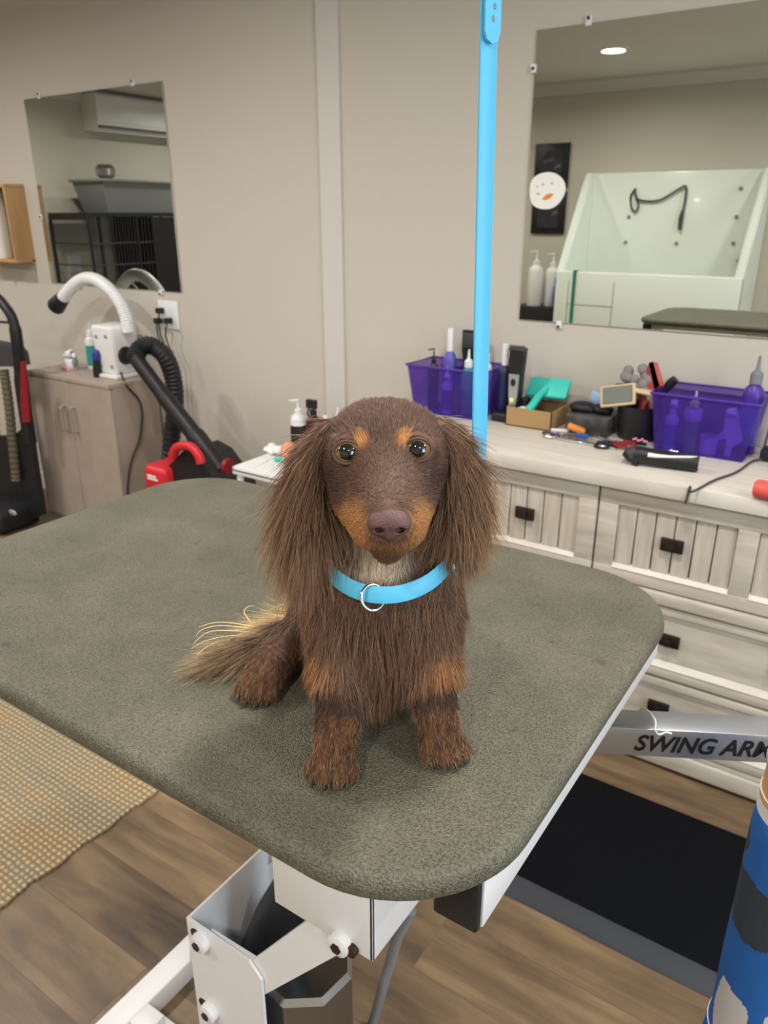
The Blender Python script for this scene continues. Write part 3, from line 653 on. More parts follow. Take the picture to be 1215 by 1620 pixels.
# grey translucent tub and dark pot
t = thing('plastic_box', 'dark grey translucent box of black attachments right of the cardboard box', 'box', (-.74, 2.2, DT))
bm = B(); box(bm, -.80, -.668, 2.155, 2.28, DT+.0005, DT+.058, .006); obj('tub', bm, mat('smoke_plastic', (84, 84, 82), .3, var=(20, (54, 54, 54), .4, .6)), t)
for (a, b, c2, r, lab) in ((-.765, 2.205, .072, (.042, .03, .018), 'black rounded attachment heaped left on the grey box'), (-.71, 2.215, .071, (.034, .028, .016), 'black attachment heaped beside the pale blue comb')):
    bm = B(); ell(bm, (a, b, DT+c2), r, n=18); box(bm, a-r[0]*.8, a+r[0]*.8, b-r[1]*.6, b+r[1]*.6, DT+.0585, DT+.07, .003); o = obj('clipper_attachment', bm, M['black']); tag(o, lab, 'attachment')
bm = B(); box(bm, -.025, .025, -.006, .006, -.016, .016, .004, 2, Matrix.Translation((-.735, 2.245, DT+.095)) @ Matrix.Rotation(.25, 4, 'Y'))
for k in range(7): box(bm, -.024+k*.007, -.021+k*.007, -.003, .003, -.028, -.015, 0, 2, Matrix.Translation((-.735, 2.245, DT+.095)) @ Matrix.Rotation(.25, 4, 'Y'))
o = obj('guard_comb', bm, M['sky']); tag(o, 'pale blue guard comb among the black attachments', 'comb')
t = thing('tool_pot', 'round black pot holding brushes in the middle of the dresser', 'pot', (-.6, 2.2, DT))
bm = B(); lathe(bm, [(0, 0), (.05, 0), (.054, .004), (.064, .098), (.064, .1), (.061, .1), (.051, .006), (0, .006)], (-.6, 2.215, DT+.0005), 36); obj('pot_wall', bm, M['black'], t)
t = thing('pin_brush', 'beige-rimmed pin brush with grey pad resting on the black pot', 'brush', (-.66, 2.19, DT+.1))
Mx = Matrix.Translation((-.652, 2.16, DT+.13)) @ Matrix.Rotation(math.radians(-28), 4, 'X') @ Matrix.Rotation(math.radians(-14), 4, 'Y')
bm = B(); box(bm, -.05, .05, -.004, .008, -.032, .032, .0058, 3, Mx); obj('rim', bm, M['beige'], t)
bm = B(); box(bm, -.042, .042, -.008, -.003, -.025, .025, .0024, 2, Mx); obj('pad', bm, M['pad'], t)
bm = B(); tube(bm, [Mx @ Vector((.046, .004, .01)), Mx @ Vector((.085, .01, .0)), (-.565, 2.235, DT+.06)], [.008, .011, .008], 10); obj('handle', bm, M['beige'], t)
bm = B(); Mx2 = Matrix.Translation((-.63, 2.235, DT+.148)) @ Matrix.Rotation(math.radians(-8), 4, 'Y'); box(bm, -.055, .05, -.01, .01, -.006, .006, .003, 2, Mx2); tube(bm, [Mx2 @ Vector((.045, 0, 0)), (-.575, 2.24, DT+.05)], .007, 8); o = obj('narrow_comb', bm, M['black']); tag(o, 'black narrow comb behind the beige pin brush', 'comb')
t = thing('deshedding_brush', 'coral slicker brush full of grey fuzz sticking out of the pot', 'brush', (-.54, 2.2, DT+.1))
Mx = Matrix.Translation((-.595, 2.215, DT+.16)) @ Matrix.Rotation(math.radians(-24), 4, 'Y') @ Matrix.Rotation(math.radians(-15), 4, 'X')
bm = B(); prism(bm, [(.03, .05), (.042, .05), (.045, -.02), (.0, -.04), (-.035, -.075), (-.055, -.115), (-.04, -.12), (-.022, -.085), (.0, -.055), (.028, -.03)], -.02, .02, lambda u, v, h: Mx @ Vector((u, h, v))); obj('handle', bm, M['coral'], t)
bm = B()
for k in range(26):
    a = RNG.uniform(-.04, .03); b = RNG.uniform(-.03, .05)
    ell(bm, Mx @ Vector((a-.008, RNG.uniform(-.018, .012), b)), (.016, .013, .016), n=8)
obj('fuzz', bm, M['fuzz'], t)
bm = B(); tube(bm, [(-.565, 2.235, DT+.06), (-.555, 2.25, DT+.125), (-.535, 2.255, DT+.16), (-.522, 2.255, DT+.175)], [.008, .009, .014, .012], 12); o = obj('rubber_brush', bm, M['black']); tag(o, 'black knobbed brush tip right of the coral brush', 'brush')
# loose tools
def scissors(label, x, y, ang, l, handle_m, z):
    t = thing('scissors', label, 'scissors', (x, y, z), 'scissors on the dresser')
    R = Matrix.Translation((x, y, z)) @ Matrix.Rotation(ang, 4, 'Z')
    for s in (-1, 1):
        bm = B(); prism(bm, [(-.01, s*.004), (l*.55, s*.012), (l*.55, s*.016), (-.01, s*.010)], .001+.001*s, .003+.001*s, lambda u, v, h: R @ Vector((u, v, h))); bl = obj('blade', bm, M['chrome'], t)
        bm = B(); tube(bm, [R @ Vector((-.01, s*.006, .004)), R @ Vector((-l*.22, -s*.012, .004))], .0035, 8)
        tube(bm, [R @ Vector((-l*.22-.018+.019*math.cos(a), -s*.02+.012*math.sin(a), .0045)) for a in [2*PI*k/14 for k in range(14)]], .0036, 8, closed=True); obj('finger_ring', bm, handle_m, t)
    return t
q = at_z(900, 692, DT); scissors('steel scissors with bright rings at the left of the tool pile', -.77, 2.105, .25, .13, M['chrome'], DT+.0006)
scissors('scissors with dark red handles in the middle of the tool pile', -.64, 2.108, 2.75, .13, M['dkred'], DT+.0062)
scissors('steel scissors with black handles in front of the black pot', -.60, 2.075, .1, .15, M['black'], DT+.0006)
scissors('shiny steel thinning scissors nearest to the second purple bin', -.515, 2.10, 2.9, .12, M['chrome'], DT+.0006)
bm = B(); Mx = Matrix.Translation((-.752, 2.125, DT+.024)) @ Matrix.Rotation(.35, 4, 'Y') @ Matrix.Rotation(.3, 4, 'Z'); box(bm, -.027, .027, -.012, .012, -.009, .009, .006, 3, Mx); cyl(bm, Mx @ Vector((.02, 0, -.005)), (-.735, 2.125, DT+.001), .006, n=10); o = obj('dematting_tool', bm, M['orange']); tag(o, 'short orange tool handle in the tool pile', 'tool')
bm = B(); box(bm, -.02, .02, -.009, .009, -.006, .006, .004, 2, Matrix.Translation((-.725, 2.098, DT+.0136))); o = obj('nail_file', bm, M['bluep']); tag(o, 'small blue tool lying in front of the orange handle', 'tool')
bm = B(); box(bm, -.026, .026, -.008, .008, -.005, .005, .004, 2, Matrix.Translation((-.80, 2.118, DT+.0135)) @ Matrix.Rotation(.4, 4, 'Z')); o = obj('ceramic_stone', bm, M['frost']); tag(o, 'pale grey tool at the far left of the tool pile', 'tool')
bm = B(); box(bm, -.028, .028, -.008, .008, -.005, .005, .004, 2, Matrix.Translation((-.815, 2.09, DT+.0056)) @ Matrix.Rotation(-.2, 4, 'Z')); o = obj('nail_grinder', bm, mat('plum_plastic', (84, 50, 84), .4)); tag(o, 'plum coloured tool at the front left of the tool pile', 'tool')
t = thing('metal_comb', 'long steel comb lying along the front of the tool pile', 'comb', (-.69, 2.06, DT))
bm = B(); R = Matrix.Translation((-.70, 2.062, DT+.0006)) @ Matrix.Rotation(-.05, 4, 'Z'); box(bm, -.09, .09, -.004, .004, 0, .006, .001, 1, R); obj('spine', bm, M['chrome'], t)
bm = B()
for k in range(38): box(bm, -.088+k*.0047, -.0862+k*.0047, .004, .026, .001, .004, 0, 1, R)
obj('teeth', bm, M['chrome'], t)
t = thing('beaded_comb', 'small comb with pale pink beads beside the second purple bin', 'comb', (-.555, 2.13, DT))
bm = B(); box(bm, -.588, -.55, 2.138, 2.147, DT+.0006, DT+.016, .003); obj('spine', bm, M['black'], t)
bm = B()
for k in range(7): ell(bm, (-.586+k*.006, 2.1365, DT+.016+.003*math.sin(k*2)), (.0036,)*3, n=8)
obj('bead', bm, M['pink'], t)
# second purple bin
bin_('storage_bin', 'purple translucent bin of lavender bottles at the right of the dresser', -.545, -.275, 2.115, 2.29, .158, .02)
bottle('lotion_bottle', 'small lavender bottle at the left of the right purple bin', 0, 0, Z, .0185, .135, (M['lav'], M['lav'], M['violet']), 'cap', c=V(-.492, 2.15))
bottle('spray_bottle', 'grey green bottle with lavender collar and silver spray top', 0, 0, Z, .022, .165, (mat('grey_green', (110, 124, 120), .3), M['silver'], None), 'nozzle', c=V(-.44, 2.155))
bm = B(); lathe(bm, [(.0225, .085), (.024, .09), (.024, .112), (.018, .12), (.0175, .085)], (-.44, 2.155, Z)); o = obj('bottle_collar', bm, M['lav']); tag(o, 'lavender collar slipped over the grey green bottle', 'collar')
bm = B(); lathe(bm, [(0, 0), (.021, 0), (.025, .05), (.0235, .05), (.0195, .003), (0, .003)], (-.39, 2.155, Z)); o = obj('small_cup', bm, M['lav']); tag(o, 'small lavender cup standing in the right purple bin', 'cup')
t = thing('spray_trigger', 'lavender spray trigger head leaning in the right purple bin', 'spray head', (-.34, 2.16, Z))
bm = B(); prism(bm, [(-.012, .125), (.008, .13), (.03, .065), (.036, .045), (.004, .02), (-.004, .05), (-.03, .035), (-.042, .03), (-.012, .07)], 2.147, 2.175, lambda u, v, h: Vector((-.345+u, h, Z+v))); obj('trigger_body', bm, M['lav'], t)
bm = B(); cyl(bm, (-.34, 2.161, Z+.0), (-.34, 2.161, Z+.03), .01); obj('collar', bm, M['lav'], t)
bottle('squeeze_bottle', 'tall purple squeeze bottle with grey nozzle standing in the right purple bin', 0, 0, Z, .0265, .262, (M['purple'], M['grey'], M['violet']), 'nozzle', c=V(-.305-.005, 2.225))
# clipper lying on the worktop
t = thing('hair_clipper', 'black clipper with white side flash lying on the dresser front', 'clipper', (-.46, 2.0, DT))
p0, p1 = at_z(995, 722, DT+.02), at_z(1107, 735, DT+.02); p0.z = p1.z = 0
d = (p1-p0); L = d.length; d.normalize(); s_ = Vector((-d.y, d.x, 0)); C0 = Vector((p0.x, p0.y, DT+.0226))
def cl(u, v, w): return C0+d*u+s_*v+Vector((0, 0, w))
bm = B(); tube(bm, [cl(.012, 0, .004), cl(.03, 0, .006), cl(.06, 0, .003), cl(.11, 0, 0), cl(L-.01, 0, 0), cl(L-.003, 0, 0)], [.021, .022, .0215, .021, .0222, .019], 20); obj('body', bm, M['black'], t)
bm = B(); tube(bm, [cl(.048, -.019, .013), cl(.07, -.019, .0125), cl(.1, -.0165, .0135), cl(.15, -.013, .018), cl(.165, -.01, .0195)], [.006, .005, .0035, .003, .001], 10); obj('white_flash', bm, M['white'], t)
bm = B(); tube(bm, [cl(.02, 0, .008), cl(.0, 0, .0), cl(-.008, 0, -.006)], [.021, .018, .014], 16); obj('head', bm, M['dgrey'], t)
bm = B(); prism(bm, [(-.012, .012), (.022, -.006), (.026, -.021), (.02, -.021), (-.016, .004)], -.018, .018, lambda u, v, h: cl(u, h, v)); obj('blade', bm, M['black'], t)
# pink clipper end at the right edge
t = thing('hair_clipper', 'coral pink clipper cut off by the right edge, on the dresser', 'clipper', (-.2, 1.95, DT))
pp = at_z(1195, 775, DT+.02)
bm = B(); tube(bm, [(pp.x-.004, pp.y, DT+.024), (pp.x+.004, pp.y, DT+.024), (pp.x+.06, pp.y-.005, DT+.024), (pp.x+.15, pp.y-.01, DT+.024)], [.016, .0215, .023, .021], 20); obj('body', bm, M['coral'], t)
bm = B(); box(bm, pp.x+.148, pp.x+.175, pp.y-.028, pp.y+.008, DT+.01, DT+.036, .004); obj('blade', bm, M['black'], t)
# cables and power strip
t = thing('power_strip', 'black power strip behind the right purple bin edge', 'power strip', (-.2, 2.2, DT))
part('strip_body', M['black'], t, -.262, -.02, 2.165, 2.215, DT+.0005, DT+.034, bev=.006)
bm = B()
for k in range(3): box(bm, -.235+k*.07, -.205+k*.07, 2.172, 2.208, DT+.034, DT+.06, .005)
obj('plug', bm, M['black'], t)
def cable(label, pts, r=.003, name='loose_cable'):
    bm = B(); tube(bm, spline(pts, 8), r, 8); o = obj(name, bm, M['dgrey']); tag(o, label, 'cord')
c0 = at_z(1075, 795, DT)
cable('dark cord running from the power strip over the dresser front edge', [(-.25, 2.17, DT+.006), at_z(1190, 730, DT+.0035), at_z(1165, 747, DT+.0035), at_z(1130, 760, DT+.0035), at_z(1095, 778, DT+.0035), (c0.x-.005, DF-.024, DT+.003), (c0.x-.008, DF-.0265, DT-.03), (c0.x-.01, DF-.028, DT-.04)])
cable('black cord rising from the power strip up the wall', [(-.22, 2.19, DT+.05), (-.2, 2.24, DT+.12), (-.16, 2.29, DT+.16), (-.05, 2.30, DT+.18)])
cable('black cord looping beside the right purple bin', [(-.258, 2.20, DT+.03), (-.255, 2.25, DT+.10), (-.235, 2.29, DT+.14), (-.1, 2.295, DT+.15)])

# ------------------------------------------------------------------ floor mat and rug
MX0, MX1, MY0, MY1 = -.62, .42, 1.235, 1.715
t = thing('floor_mat', 'black rubber mat with a grey sloping edge on the floor by the dresser', 'mat', ((MX0+MX1)/2, (MY0+MY1)/2, 0))
bm = B(); box(bm, MX0+.03, MX1-.03, MY0+.052, MY1-.01, .0, .017, .003); obj('mat_top', bm, M['rubber'], t)
bm = B(); prism(bm, [(0, .0005), (.006, .0005), (.052, .0005), (.052, .0165), (.046, .0165), (.003, .004)], MX0, MX1, lambda u, v, h: Vector((h, MY0+u, v)))
obj('bevelled_edge', bm, M['rubber_edge'], t)
bm = B(); nx, ny = 90, 70
RX0, RX1, RY0, RY1 = -3.0, -1.417, .05, 1.50
vs = {}
for i in range(nx+1):
    for j in range(ny+1):
        u, v = i/nx, j/ny; x = RX0+(RX1-RX0)*u; y = RY0+(RY1-RY0)*v
        if i in (0, nx): x += .005*math.sin(y*46)+.003*math.sin(y*131+1)
        if j in (0, ny): y += .006*math.sin(x*40)
        vs[i, j] = bm.verts.new((x, y, .007+.0012*mnoise.noise(Vector((x*30, y*30, 0)))))
for i in range(nx):
    for j in range(ny): bm.faces.new([vs[i, j], vs[i+1, j], vs[i+1, j+1], vs[i, j+1]])
ex = bmesh.ops.extrude_face_region(bm, geom=list(bm.faces))
for v in [g for g in ex['geom'] if isinstance(g, bmesh.types.BMVert)]: v.co.z = .0005
o = obj('jute_rug', bm, M['rug']); tag(o, 'woven tan jute rug on the floor left of the table', 'rug')

# ------------------------------------------------------------------ grooming table
TX0, TX1, TY0, TY1 = -1.069, -.1685, .333, .954
def rrect(x0, x1, y0, y1, r, n=14):
    out = []
    for (cx, cy, a0) in ((x1-r, y1-r, 0), (x0+r, y1-r, 90), (x0+r, y0+r, 180), (x1-r, y0+r, 270)):
        for k in range(n+1):
            a = math.radians(a0+90*k/n); out.append((cx+r*math.cos(a), cy+r*math.sin(a)))
    return out
table = thing('grooming_table', 'olive rubber-topped grooming table on a white steel lift, under the dog', 'table', ((TX0+TX1)/2, (TY0+TY1)/2, 0))
bm = B(); prof = [(.0, -.024), (.004, -.024)] ; er = .012
rings = []
for (ins, z) in [(.03, TT-.024), (.007, TT-.024), (.002, TT-.021), (.0, TT-.015), (.0, TT-.012)]+[(er*(1-math.cos(a)), TT-er+er*math.sin(a)) for a in [PI/2*k/6 for k in range(1, 7)]]:
    rings.append([bm.verts.new((x, y, z)) for x, y in rrect(TX0+ins, TX1-ins, TY0+ins, TY1-ins, .125-ins)])
for A, Bq in zip(rings, rings[1:]):
    n = len(A)
    for k in range(n): bm.faces.new([A[k], A[(k+1) % n], Bq[(k+1) % n], Bq[k]])
bm.faces.new(rings[0][::-1]); bm.faces.new(rings[-1]); obj('table_top', bm, M['top'], table)
# frame rails under the top
for (x0, x1) in ((-.226, -.184), (-1.043, -1.001)):
    part('side_rail', M['steel_w'], table, x0, x1, .412, .90, TT-.077, TT-.0245, bev=.002)
    for yy in (.403, .90): part('end_cap', M['black'], table, x0+.001, x1-.001, yy, yy+.009, TT-.076, TT-.0255, bev=.003)
for yy in (.5, .75): part('cross_rail', M['steel_w'], table, -1.001, -.226, yy, yy+.04, TT-.06, TT-.0245)
# bracket under the top (front plate faces the camera side)
bY0, bY1 = .45, .62
part('bracket_plate', M['steel_w'], table, -.447, -.317, bY0, bY0+.004, .742, TT-.0245, bev=.001)
part('bracket_side', M['steel_w'], table, -.321, -.317, bY0, bY1, .742, TT-.0245, bev=.001)
part('bracket_plate', M['steel_w'], table, -.447, -.317, bY1-.004, bY1, .742, TT-.0245, bev=.001)
# lift post: U channel with a chamfered front flange
def flange(y0, y1, name):
    bm = B(); prism(bm, [(-.603, .03), (-.603, .618), (-.497, .617), (-.478, .598), (-.478, .03)], y0, y1, lambda u, v, h: Vector((u, h, v))); return obj(name, bm, M['steel_w'], table, smooth=False)
flange(.45, .4535, 'post_flange'); flange(.6025, .606, 'post_flange')
part('post_web', M['steel_w'], table, -.603, -.5995, .4535, .6025, .03, .618)
# two lifting arms inside the channel
def arm(pts, y0, y1):
    bm = B(); pxpoly(bm, pts, y0, y1); obj('lift_arm', bm, M['steel_w'], table, smooth=False)
arm([(330, 1475), (400, 1519), (485, 1457), (540, 1468), (552, 1490), (541, 1507), (416, 1575), (370, 1590), (322, 1520)], .4545, .461)
arm([(300, 1459), (436, 1360), (470, 1360), (470, 1420), (437, 1433), (359, 1491), (300, 1520)], .595, .6015)
def bolt(x, z, y):
    bm = B(); lathe(bm, [(0, 0), (.0125, 0), (.0135, .003), (.0125, .010), (.007, .012), (0, .012)], (x, y, z), 20, Matrix.Rotation(PI/2, 4, 'X')); o = obj('pivot_bolt', bm, M['steel_w'], table)
    bm = B(); lathe(bm, [(0, 0), (.0065, 0), (.0065, .0135), (0, .0135)], (x, y, z), 6, Matrix.Rotation(PI/2, 4, 'X')); obj('bolt_socket', bm, M['bolt'], o)
for (px, py) in ((320, 1488), (334, 1598), (541, 1489)):
    q = at_y(px, py, .449); bolt(q.x, q.z, .4505)
q = at_y(560, 1500, .45); bm = B(); cyl(bm, (q.x, .443, q.z), (q.x, .452, q.z), .0065, n=16); obj('spring_pin', bm, M['bolt'], table)
for (px, py) in ((309, 1478), (322, 1588)):
    q = at_y(px, py, .4495); bm = B(); lathe(bm, [(0, 0), (.0085, 0), (.0085, .0012), (0, .0012)], (q.x, .4505, q.z), 16, Matrix.Rotation(PI/2, 4, 'X')); obj('bolt_hole', bm, M['bolt'], table)
# electric motor and its casing
bm = B(); lathe(bm, [(0, 0), (.064, 0), (.064, .425), (.058, .433), (0, .433)], (-.478, .5285, .12), 8, Matrix.Rotation(.25, 4, 'Z')); obj('motor_casing', bm, M['inox'], table, smooth=False)
bm = B(); tube(bm, [(-.56, .528, .50), (-.52, .528, .60), (-.40, .528, .84)], [.03, .03, .03], 20); obj('actuator', bm, M['black'], table)
bm = B(); tube(bm, [at_y(650, 1440, .56), at_y(630, 1478, .565), at_y(612, 1540, .58), at_y(588, 1625, .60), (-.47, .64, .3), (-.50, .66, .045)], .0068, 12); obj('gas_strut', bm, M['grey'], table)
# floor base
bm = B(); box(bm, -.986, -.936, .30, 1.05, .0, .05, .003); obj('base_tube', bm, M['steel_w'], table)
bm = B(); box(bm, -.42, -.372, .05, .70, .0, .045, .003); obj('base_tube', bm, M['steel_w'], table)
bm = B(); box(bm, -.936, -.42, .49, .60, .0, .03, .003); obj('base_cross', bm, M['steel_w'], table)
bm = B(); box(bm, -.936, -.89, .545, .59, .03, .052, .003); obj('base_bracket', bm, M['steel_w'], table)

# swing arm
A0, A1 = at_z(975, 1151, .85), at_z(1205, 1163.5, .85)
d = (A1-A0).normalized(); s_ = Vector((-d.y, d.x, 0)); S0 = A0-d*.16; LA = .62
t = thing('swing_arm', 'silver square swing arm with black lettering under the table edge', 'arm', (S0.x, S0.y, .80))
R = Matrix(((d.x, s_.x, 0, S0.x), (d.y, s_.y, 0, S0.y), (0, 0, 1, .85), (0, 0, 0, 1)))
bm = B(); box(bm, 0, LA, 0, .04, -.041, 0, .002, 2, R); obj('tube', bm, M['alu'], t)
bm = B(); box(bm, -.06, .02, .0, .04, .0005, .078, .003, 2, R); obj('clamp', bm, M['steel_w'], t)
tb = text_bm('SWING ARM', .0325, shear=.28, bold=.0006, depth=.0004)
xs = [v.co.x for v in tb.verts]; wd = max(xs)-min(xs); f0 = at_y(1000, 1190, A0.y); 
q = at_z(1004, 1170, .832); off = (q-S0).dot(d)
target_w = .168
for v in tb.verts: v.co.x = (v.co.x-min(xs))*(target_w/wd)
bm = B(); merge(bm, tb, R @ Matrix.Translation((off, -.0006, -.0315)) @ Matrix.Rotation(PI/2, 4, 'X')); obj('lettering', bm, M['letter'], t, smooth=False)
bm = B(); tube(bm, spline([R @ Vector((off+.012, .038, .0015)), R @ Vector((off+.017, .026, .010)), R @ Vector((off+.023, .008, .008)), R @ Vector((off+.022, -.001, .0)), R @ Vector((off+.027, -.0025, -.005)), R @ Vector((off+.035, -.0015, -.002)), R @ Vector((off+.042, -.0012, -.004))], 6), .0011, 8); o = obj('zip_tie', bm, M['white'])
tag(o, 'thin white tie looped around the silver swing arm', 'tie')

# printed fabric pouch hanging at the right edge
def pouch():
    cx, cy, r = .019, .75, .053
    m_b = mat('pouch_blue', (34, 100, 178), .8, bump=(400, .2)); m_g = mat('pouch_grey', (52, 60, 70), .8, bump=(400, .2)); m_w = mat('pouch_white', (206, 202, 200), .8, bump=(400, .2)); m_o = mat('pouch_gold', (196, 154, 92), .7, bump=(400, .2))
    t = thing('tool_pouch', 'blue, grey, white and gold printed fabric pouch hanging at the right edge', 'pouch', (cx, cy, .50))
    bm = B(); n, mz = 180, 150; z0, z1 = .50, .93
    def rad(z): return r*(1+.10*max(0, (.57-z)/.07)+.03*math.sin(z*40)*.2-.06*max(0, (z-.85)/.08))
    rings = [[bm.verts.new((cx+rad(z0+(z1-z0)*j/mz)*math.cos(2*PI*k/n), cy+rad(z0+(z1-z0)*j/mz)*math.sin(2*PI*k/n), z0+(z1-z0)*j/mz)) for k in range(n)] for j in range(mz+1)]
    def blob(th, z, c, e, seed):
        dx = ((th-c[0]+180) % 360-180)/e[0]; dz = (z-c[1])/e[1]
        return dx*dx+dz*dz < 1+.45*mnoise.noise(Vector((th*.045+seed, z*42, seed)))
    for j in range(mz):
        z = z0+(z1-z0)*(j+.5)/mz
        for k in range(n):
            f = bm.faces.new([rings[j][k], rings[j][(k+1) % n], rings[j+1][(k+1) % n], rings[j+1][k]]); th = 360*(k+.5)/n
            mi = 0
            if z > .885: mi = 3
            elif z > .87: mi = 2
            else:
                if blob(th, z, (178, .825), (26, .022), 1) or blob(th, z, (222, .757), (62, .040), 2) or blob(th, z, (60, .66), (40, .05), 5) or blob(th, z, (330, .82), (28, .03), 8): mi = 1
                if blob(th, z, (229, .602), (27, .044), 3) or blob(th, z, (300, .63), (28, .04), 6) or blob(th, z, (110, .77), (30, .04), 7): mi = 2
                if blob(th, z, (232, .505), (16, .012), 4): mi = 3
            f.material_index = mi
    bm.faces.new(rings[0][::-1])
    obj('fabric', bm, [m_b, m_g, m_w, m_o], t)
    bm = B(); tube(bm, [(cx+rad(z1)*math.cos(2*PI*k/48), cy+rad(z1)*math.sin(2*PI*k/48), z1) for k in range(48)], .003, 8, closed=True); obj('rim', bm, M['silver'], t)
    bm = B(); tube(bm, [(cx+(rad(.555)+.0003)*math.cos(2*PI*k/64), cy+(rad(.555)+.0003)*math.sin(2*PI*k/64), .555) for k in range(64)], .0009, 6, closed=True)
    obj('stitching', bm, m_w, t); bm = B()
    tube(bm, [(cx+(rad(.892)+.0003)*math.cos(2*PI*k/64), cy+(rad(.892)+.0003)*math.sin(2*PI*k/64), .892) for k in range(64)], .0009, 6, closed=True); obj('stitching', bm, m_w, t)
    bm = B(); lathe(bm, [(0, .921), (.044, .921), (.047, .925), (.047, .9), (0, .9)], (cx, cy, 0), 36); obj('inner_lining', bm, M['alu'], t)
    # hanging loop over the swing arm
    q = S0+d*((Vector((cx+.05, cy, 0))-Vector((S0.x, S0.y, 0))).dot(d)); 
    bm = B(); tube(bm, spline([(cx+.03, cy+.045, .91), (q.x-.01, q.y-.004, .862), (q.x, q.y+.01, .8535), (q.x+.0, q.y+.052, .853), (q.x, q.y+.056, .80), (q.x, q.y+.0, .803), (cx+.032, cy+.048, .86)], 6), .0035, 8); obj('hanging_loop', bm, m_o, t)
pouch()

# ------------------------------------------------------------------ what the mirrors show (behind the camera)
def mx(px, py, X): p = at_x(px, py, X); return Vector((X, 2*MIR_Y-p.y, p.z))
def my(px, py, Y): p = at_y(px, py, 2*MIR_Y-Y); return Vector((p.x, Y, p.z))
# wall air conditioner on the left wall
t = thing('air_conditioner', 'white wall air conditioner seen in the left mirror', 'air conditioner', (LEFT_X, -.42, 2.1))
bm = B(); prism(bm, [(0, 2.11), (.15, 2.10), (.2, 2.15), (.21, 2.34), (.19, 2.385), (0, 2.385)], -.92, .03, lambda u, v, h: Vector((LEFT_X+u, h, v))); obj('casing', bm, M['white'], t)
bm = B(); box(bm, LEFT_X+.155, LEFT_X+.207, -.90, .015, 2.128, 2.142); obj('air_slot', bm, M['dgrey'], t)
bm = B(); box(bm, LEFT_X+.206, LEFT_X+.213, -.92, .03, 2.17, 2.37, .003); obj('front_panel', bm, M['white'], t)
part('switch_plate', M['white'], None, LEFT_X, LEFT_X+.008, .235, .365, .965, 1.105, bev=.003)
o = bpy.data.objects['switch_plate']; tag(o, 'white wall plate reflected low in the left mirror', 'switch plate')
# stacked kennel
t = thing('dog_kennel', 'black wire-doored kennel reflected in the left mirror', 'kennel', (-5.75, -.3, 0))
kf = -5.6
bm = B()
for zz in (.0, 1.425): box(bm, -6.12, kf, -1.15, .54, zz, zz+.03)
for xx in (-6.12, kf-.02):
    for yy in (.52, .045, -.12, -.65, -1.15): box(bm, xx, xx+.02, yy, yy+.02, .03, 1.425)
for yy in (.52, -1.15):
    box(bm, -6.1, kf-.02, yy, yy+.02, .03, .05); box(bm, -6.1, kf-.02, yy, yy+.02, 1.4, 1.425)
box(bm, -6.11, -6.105, -1.13, -.1, .03, 1.42)
obj('frame', bm, M['black'], t, smooth=False)
for (y0, y1) in ((.06, .52), (-.10, .045)):
    bm = B()
    for zz in (.3, .6, .9, 1.05, 1.22): cyl(bm, (kf-.01, y0, zz), (kf-.01, y1, zz), .006, n=8)
    n = max(4, int((y1-y0)/.03))
    for k in range(1, n): cyl(bm, (kf-.006, y0+(y1-y0)*k/n, .03), (kf-.006, y0+(y1-y0)*k/n, 1.42), .003, n=6)
    obj('wire_door', bm, M['dgrey'], t)
bm = B()
for zz in (.3, .6, .9, 1.05, 1.22): cyl(bm, (-6.1, .53, zz), (kf-.02, .53, zz), .006, n=8)
for k in range(1, 18): cyl(bm, (-6.1+.5*k/18, .53, .05), (-6.1+.5*k/18, .53, 1.4), .003, n=6)
obj('wire_side', bm, M['dgrey'], t)
bm = B(); box(bm, kf-.02, kf-.005, -1.13, -.12, .03, 1.42); obj('solid_panel', bm, M['black'], t)
t = thing('storage_tote', 'grey tapered tote on the kennel in the left mirror', 'tote', (-5.75, 0, 1.455))
bm = B()
def q4(z, i): return [bm.verts.new(v) for v in ((kf-.02-i, .34-i*1.2, z), (kf-.02-i, -.62+i, z), (kf-.42+i, -.62+i, z), (kf-.42+i, .34-i*1.2, z))]
a, b = q4(1.456, .045), q4(1.69, 0.0)
bm.faces.new(a[::-1]); bm.faces.new(b)
for k in range(4): bm.faces.new([a[k], a[(k+1) % 4], b[(k+1) % 4], b[k]])
obj('tub', bm, M['grey'], t, smooth=False)
bm = B(); box(bm, kf-.44, kf, -.64, .36, 1.69, 1.712, .006); obj('lid', bm, M['grey'], t)
bm = B(); lathe(bm, [(0, 0), (.04, 0), (.075, .03), (.08, .08), (.06, .11), (0, .115)], (kf-.15, .2, 1.7125), 20); o = obj('steel_bowl', bm, M['inox']); tag(o, 'shiny steel bowl on the tote in the left mirror', 'bowl')
# bathing tub against the wall behind the camera
t = thing('bathing_tub', 'white walk-in dog bath reflected in the right mirror', 'tub', (-1.7, -1.6, 0))
X0, X1 = -2.40, -1.03; yF, yB = -1.36, -1.905
bm = B(); box(bm, X0, X1, yB+.005, yB+.05, .1, 1.75, .012); obj('back_panel', bm, M['tub'], t)
for (a, b) in ((X0, X0+.06), (X1-.06, X1)):
    bm = B(); prism(bm, [(yB+.04, .1), (yB+.04, 1.75), (yB+.09, 1.75), (yF, 1.03), (yF, .1)], a, b, lambda u, v, h: Vector((h, u, v))); bmesh.ops.bevel(bm, geom=list(bm.edges), offset=.012, segments=2, affect='EDGES'); obj('side_panel', bm, M['tub'], t)
bm = B(); box(bm, X0, X1, yF-.05, yF+.002, .1, 1.03, .014); obj('front_panel', bm, M['tub'], t)
bm = B(); box(bm, X0+.05, X1-.05, yB+.04, yF-.04, .55, .6); obj('tub_floor', bm, M['tub'], t)
bm = B(); box(bm, X0+.02, X1-.02, yB+.04, yF-.02, 0, .1); obj('base', bm, M['grey'], t)
bm = B(); dx = X0+.11
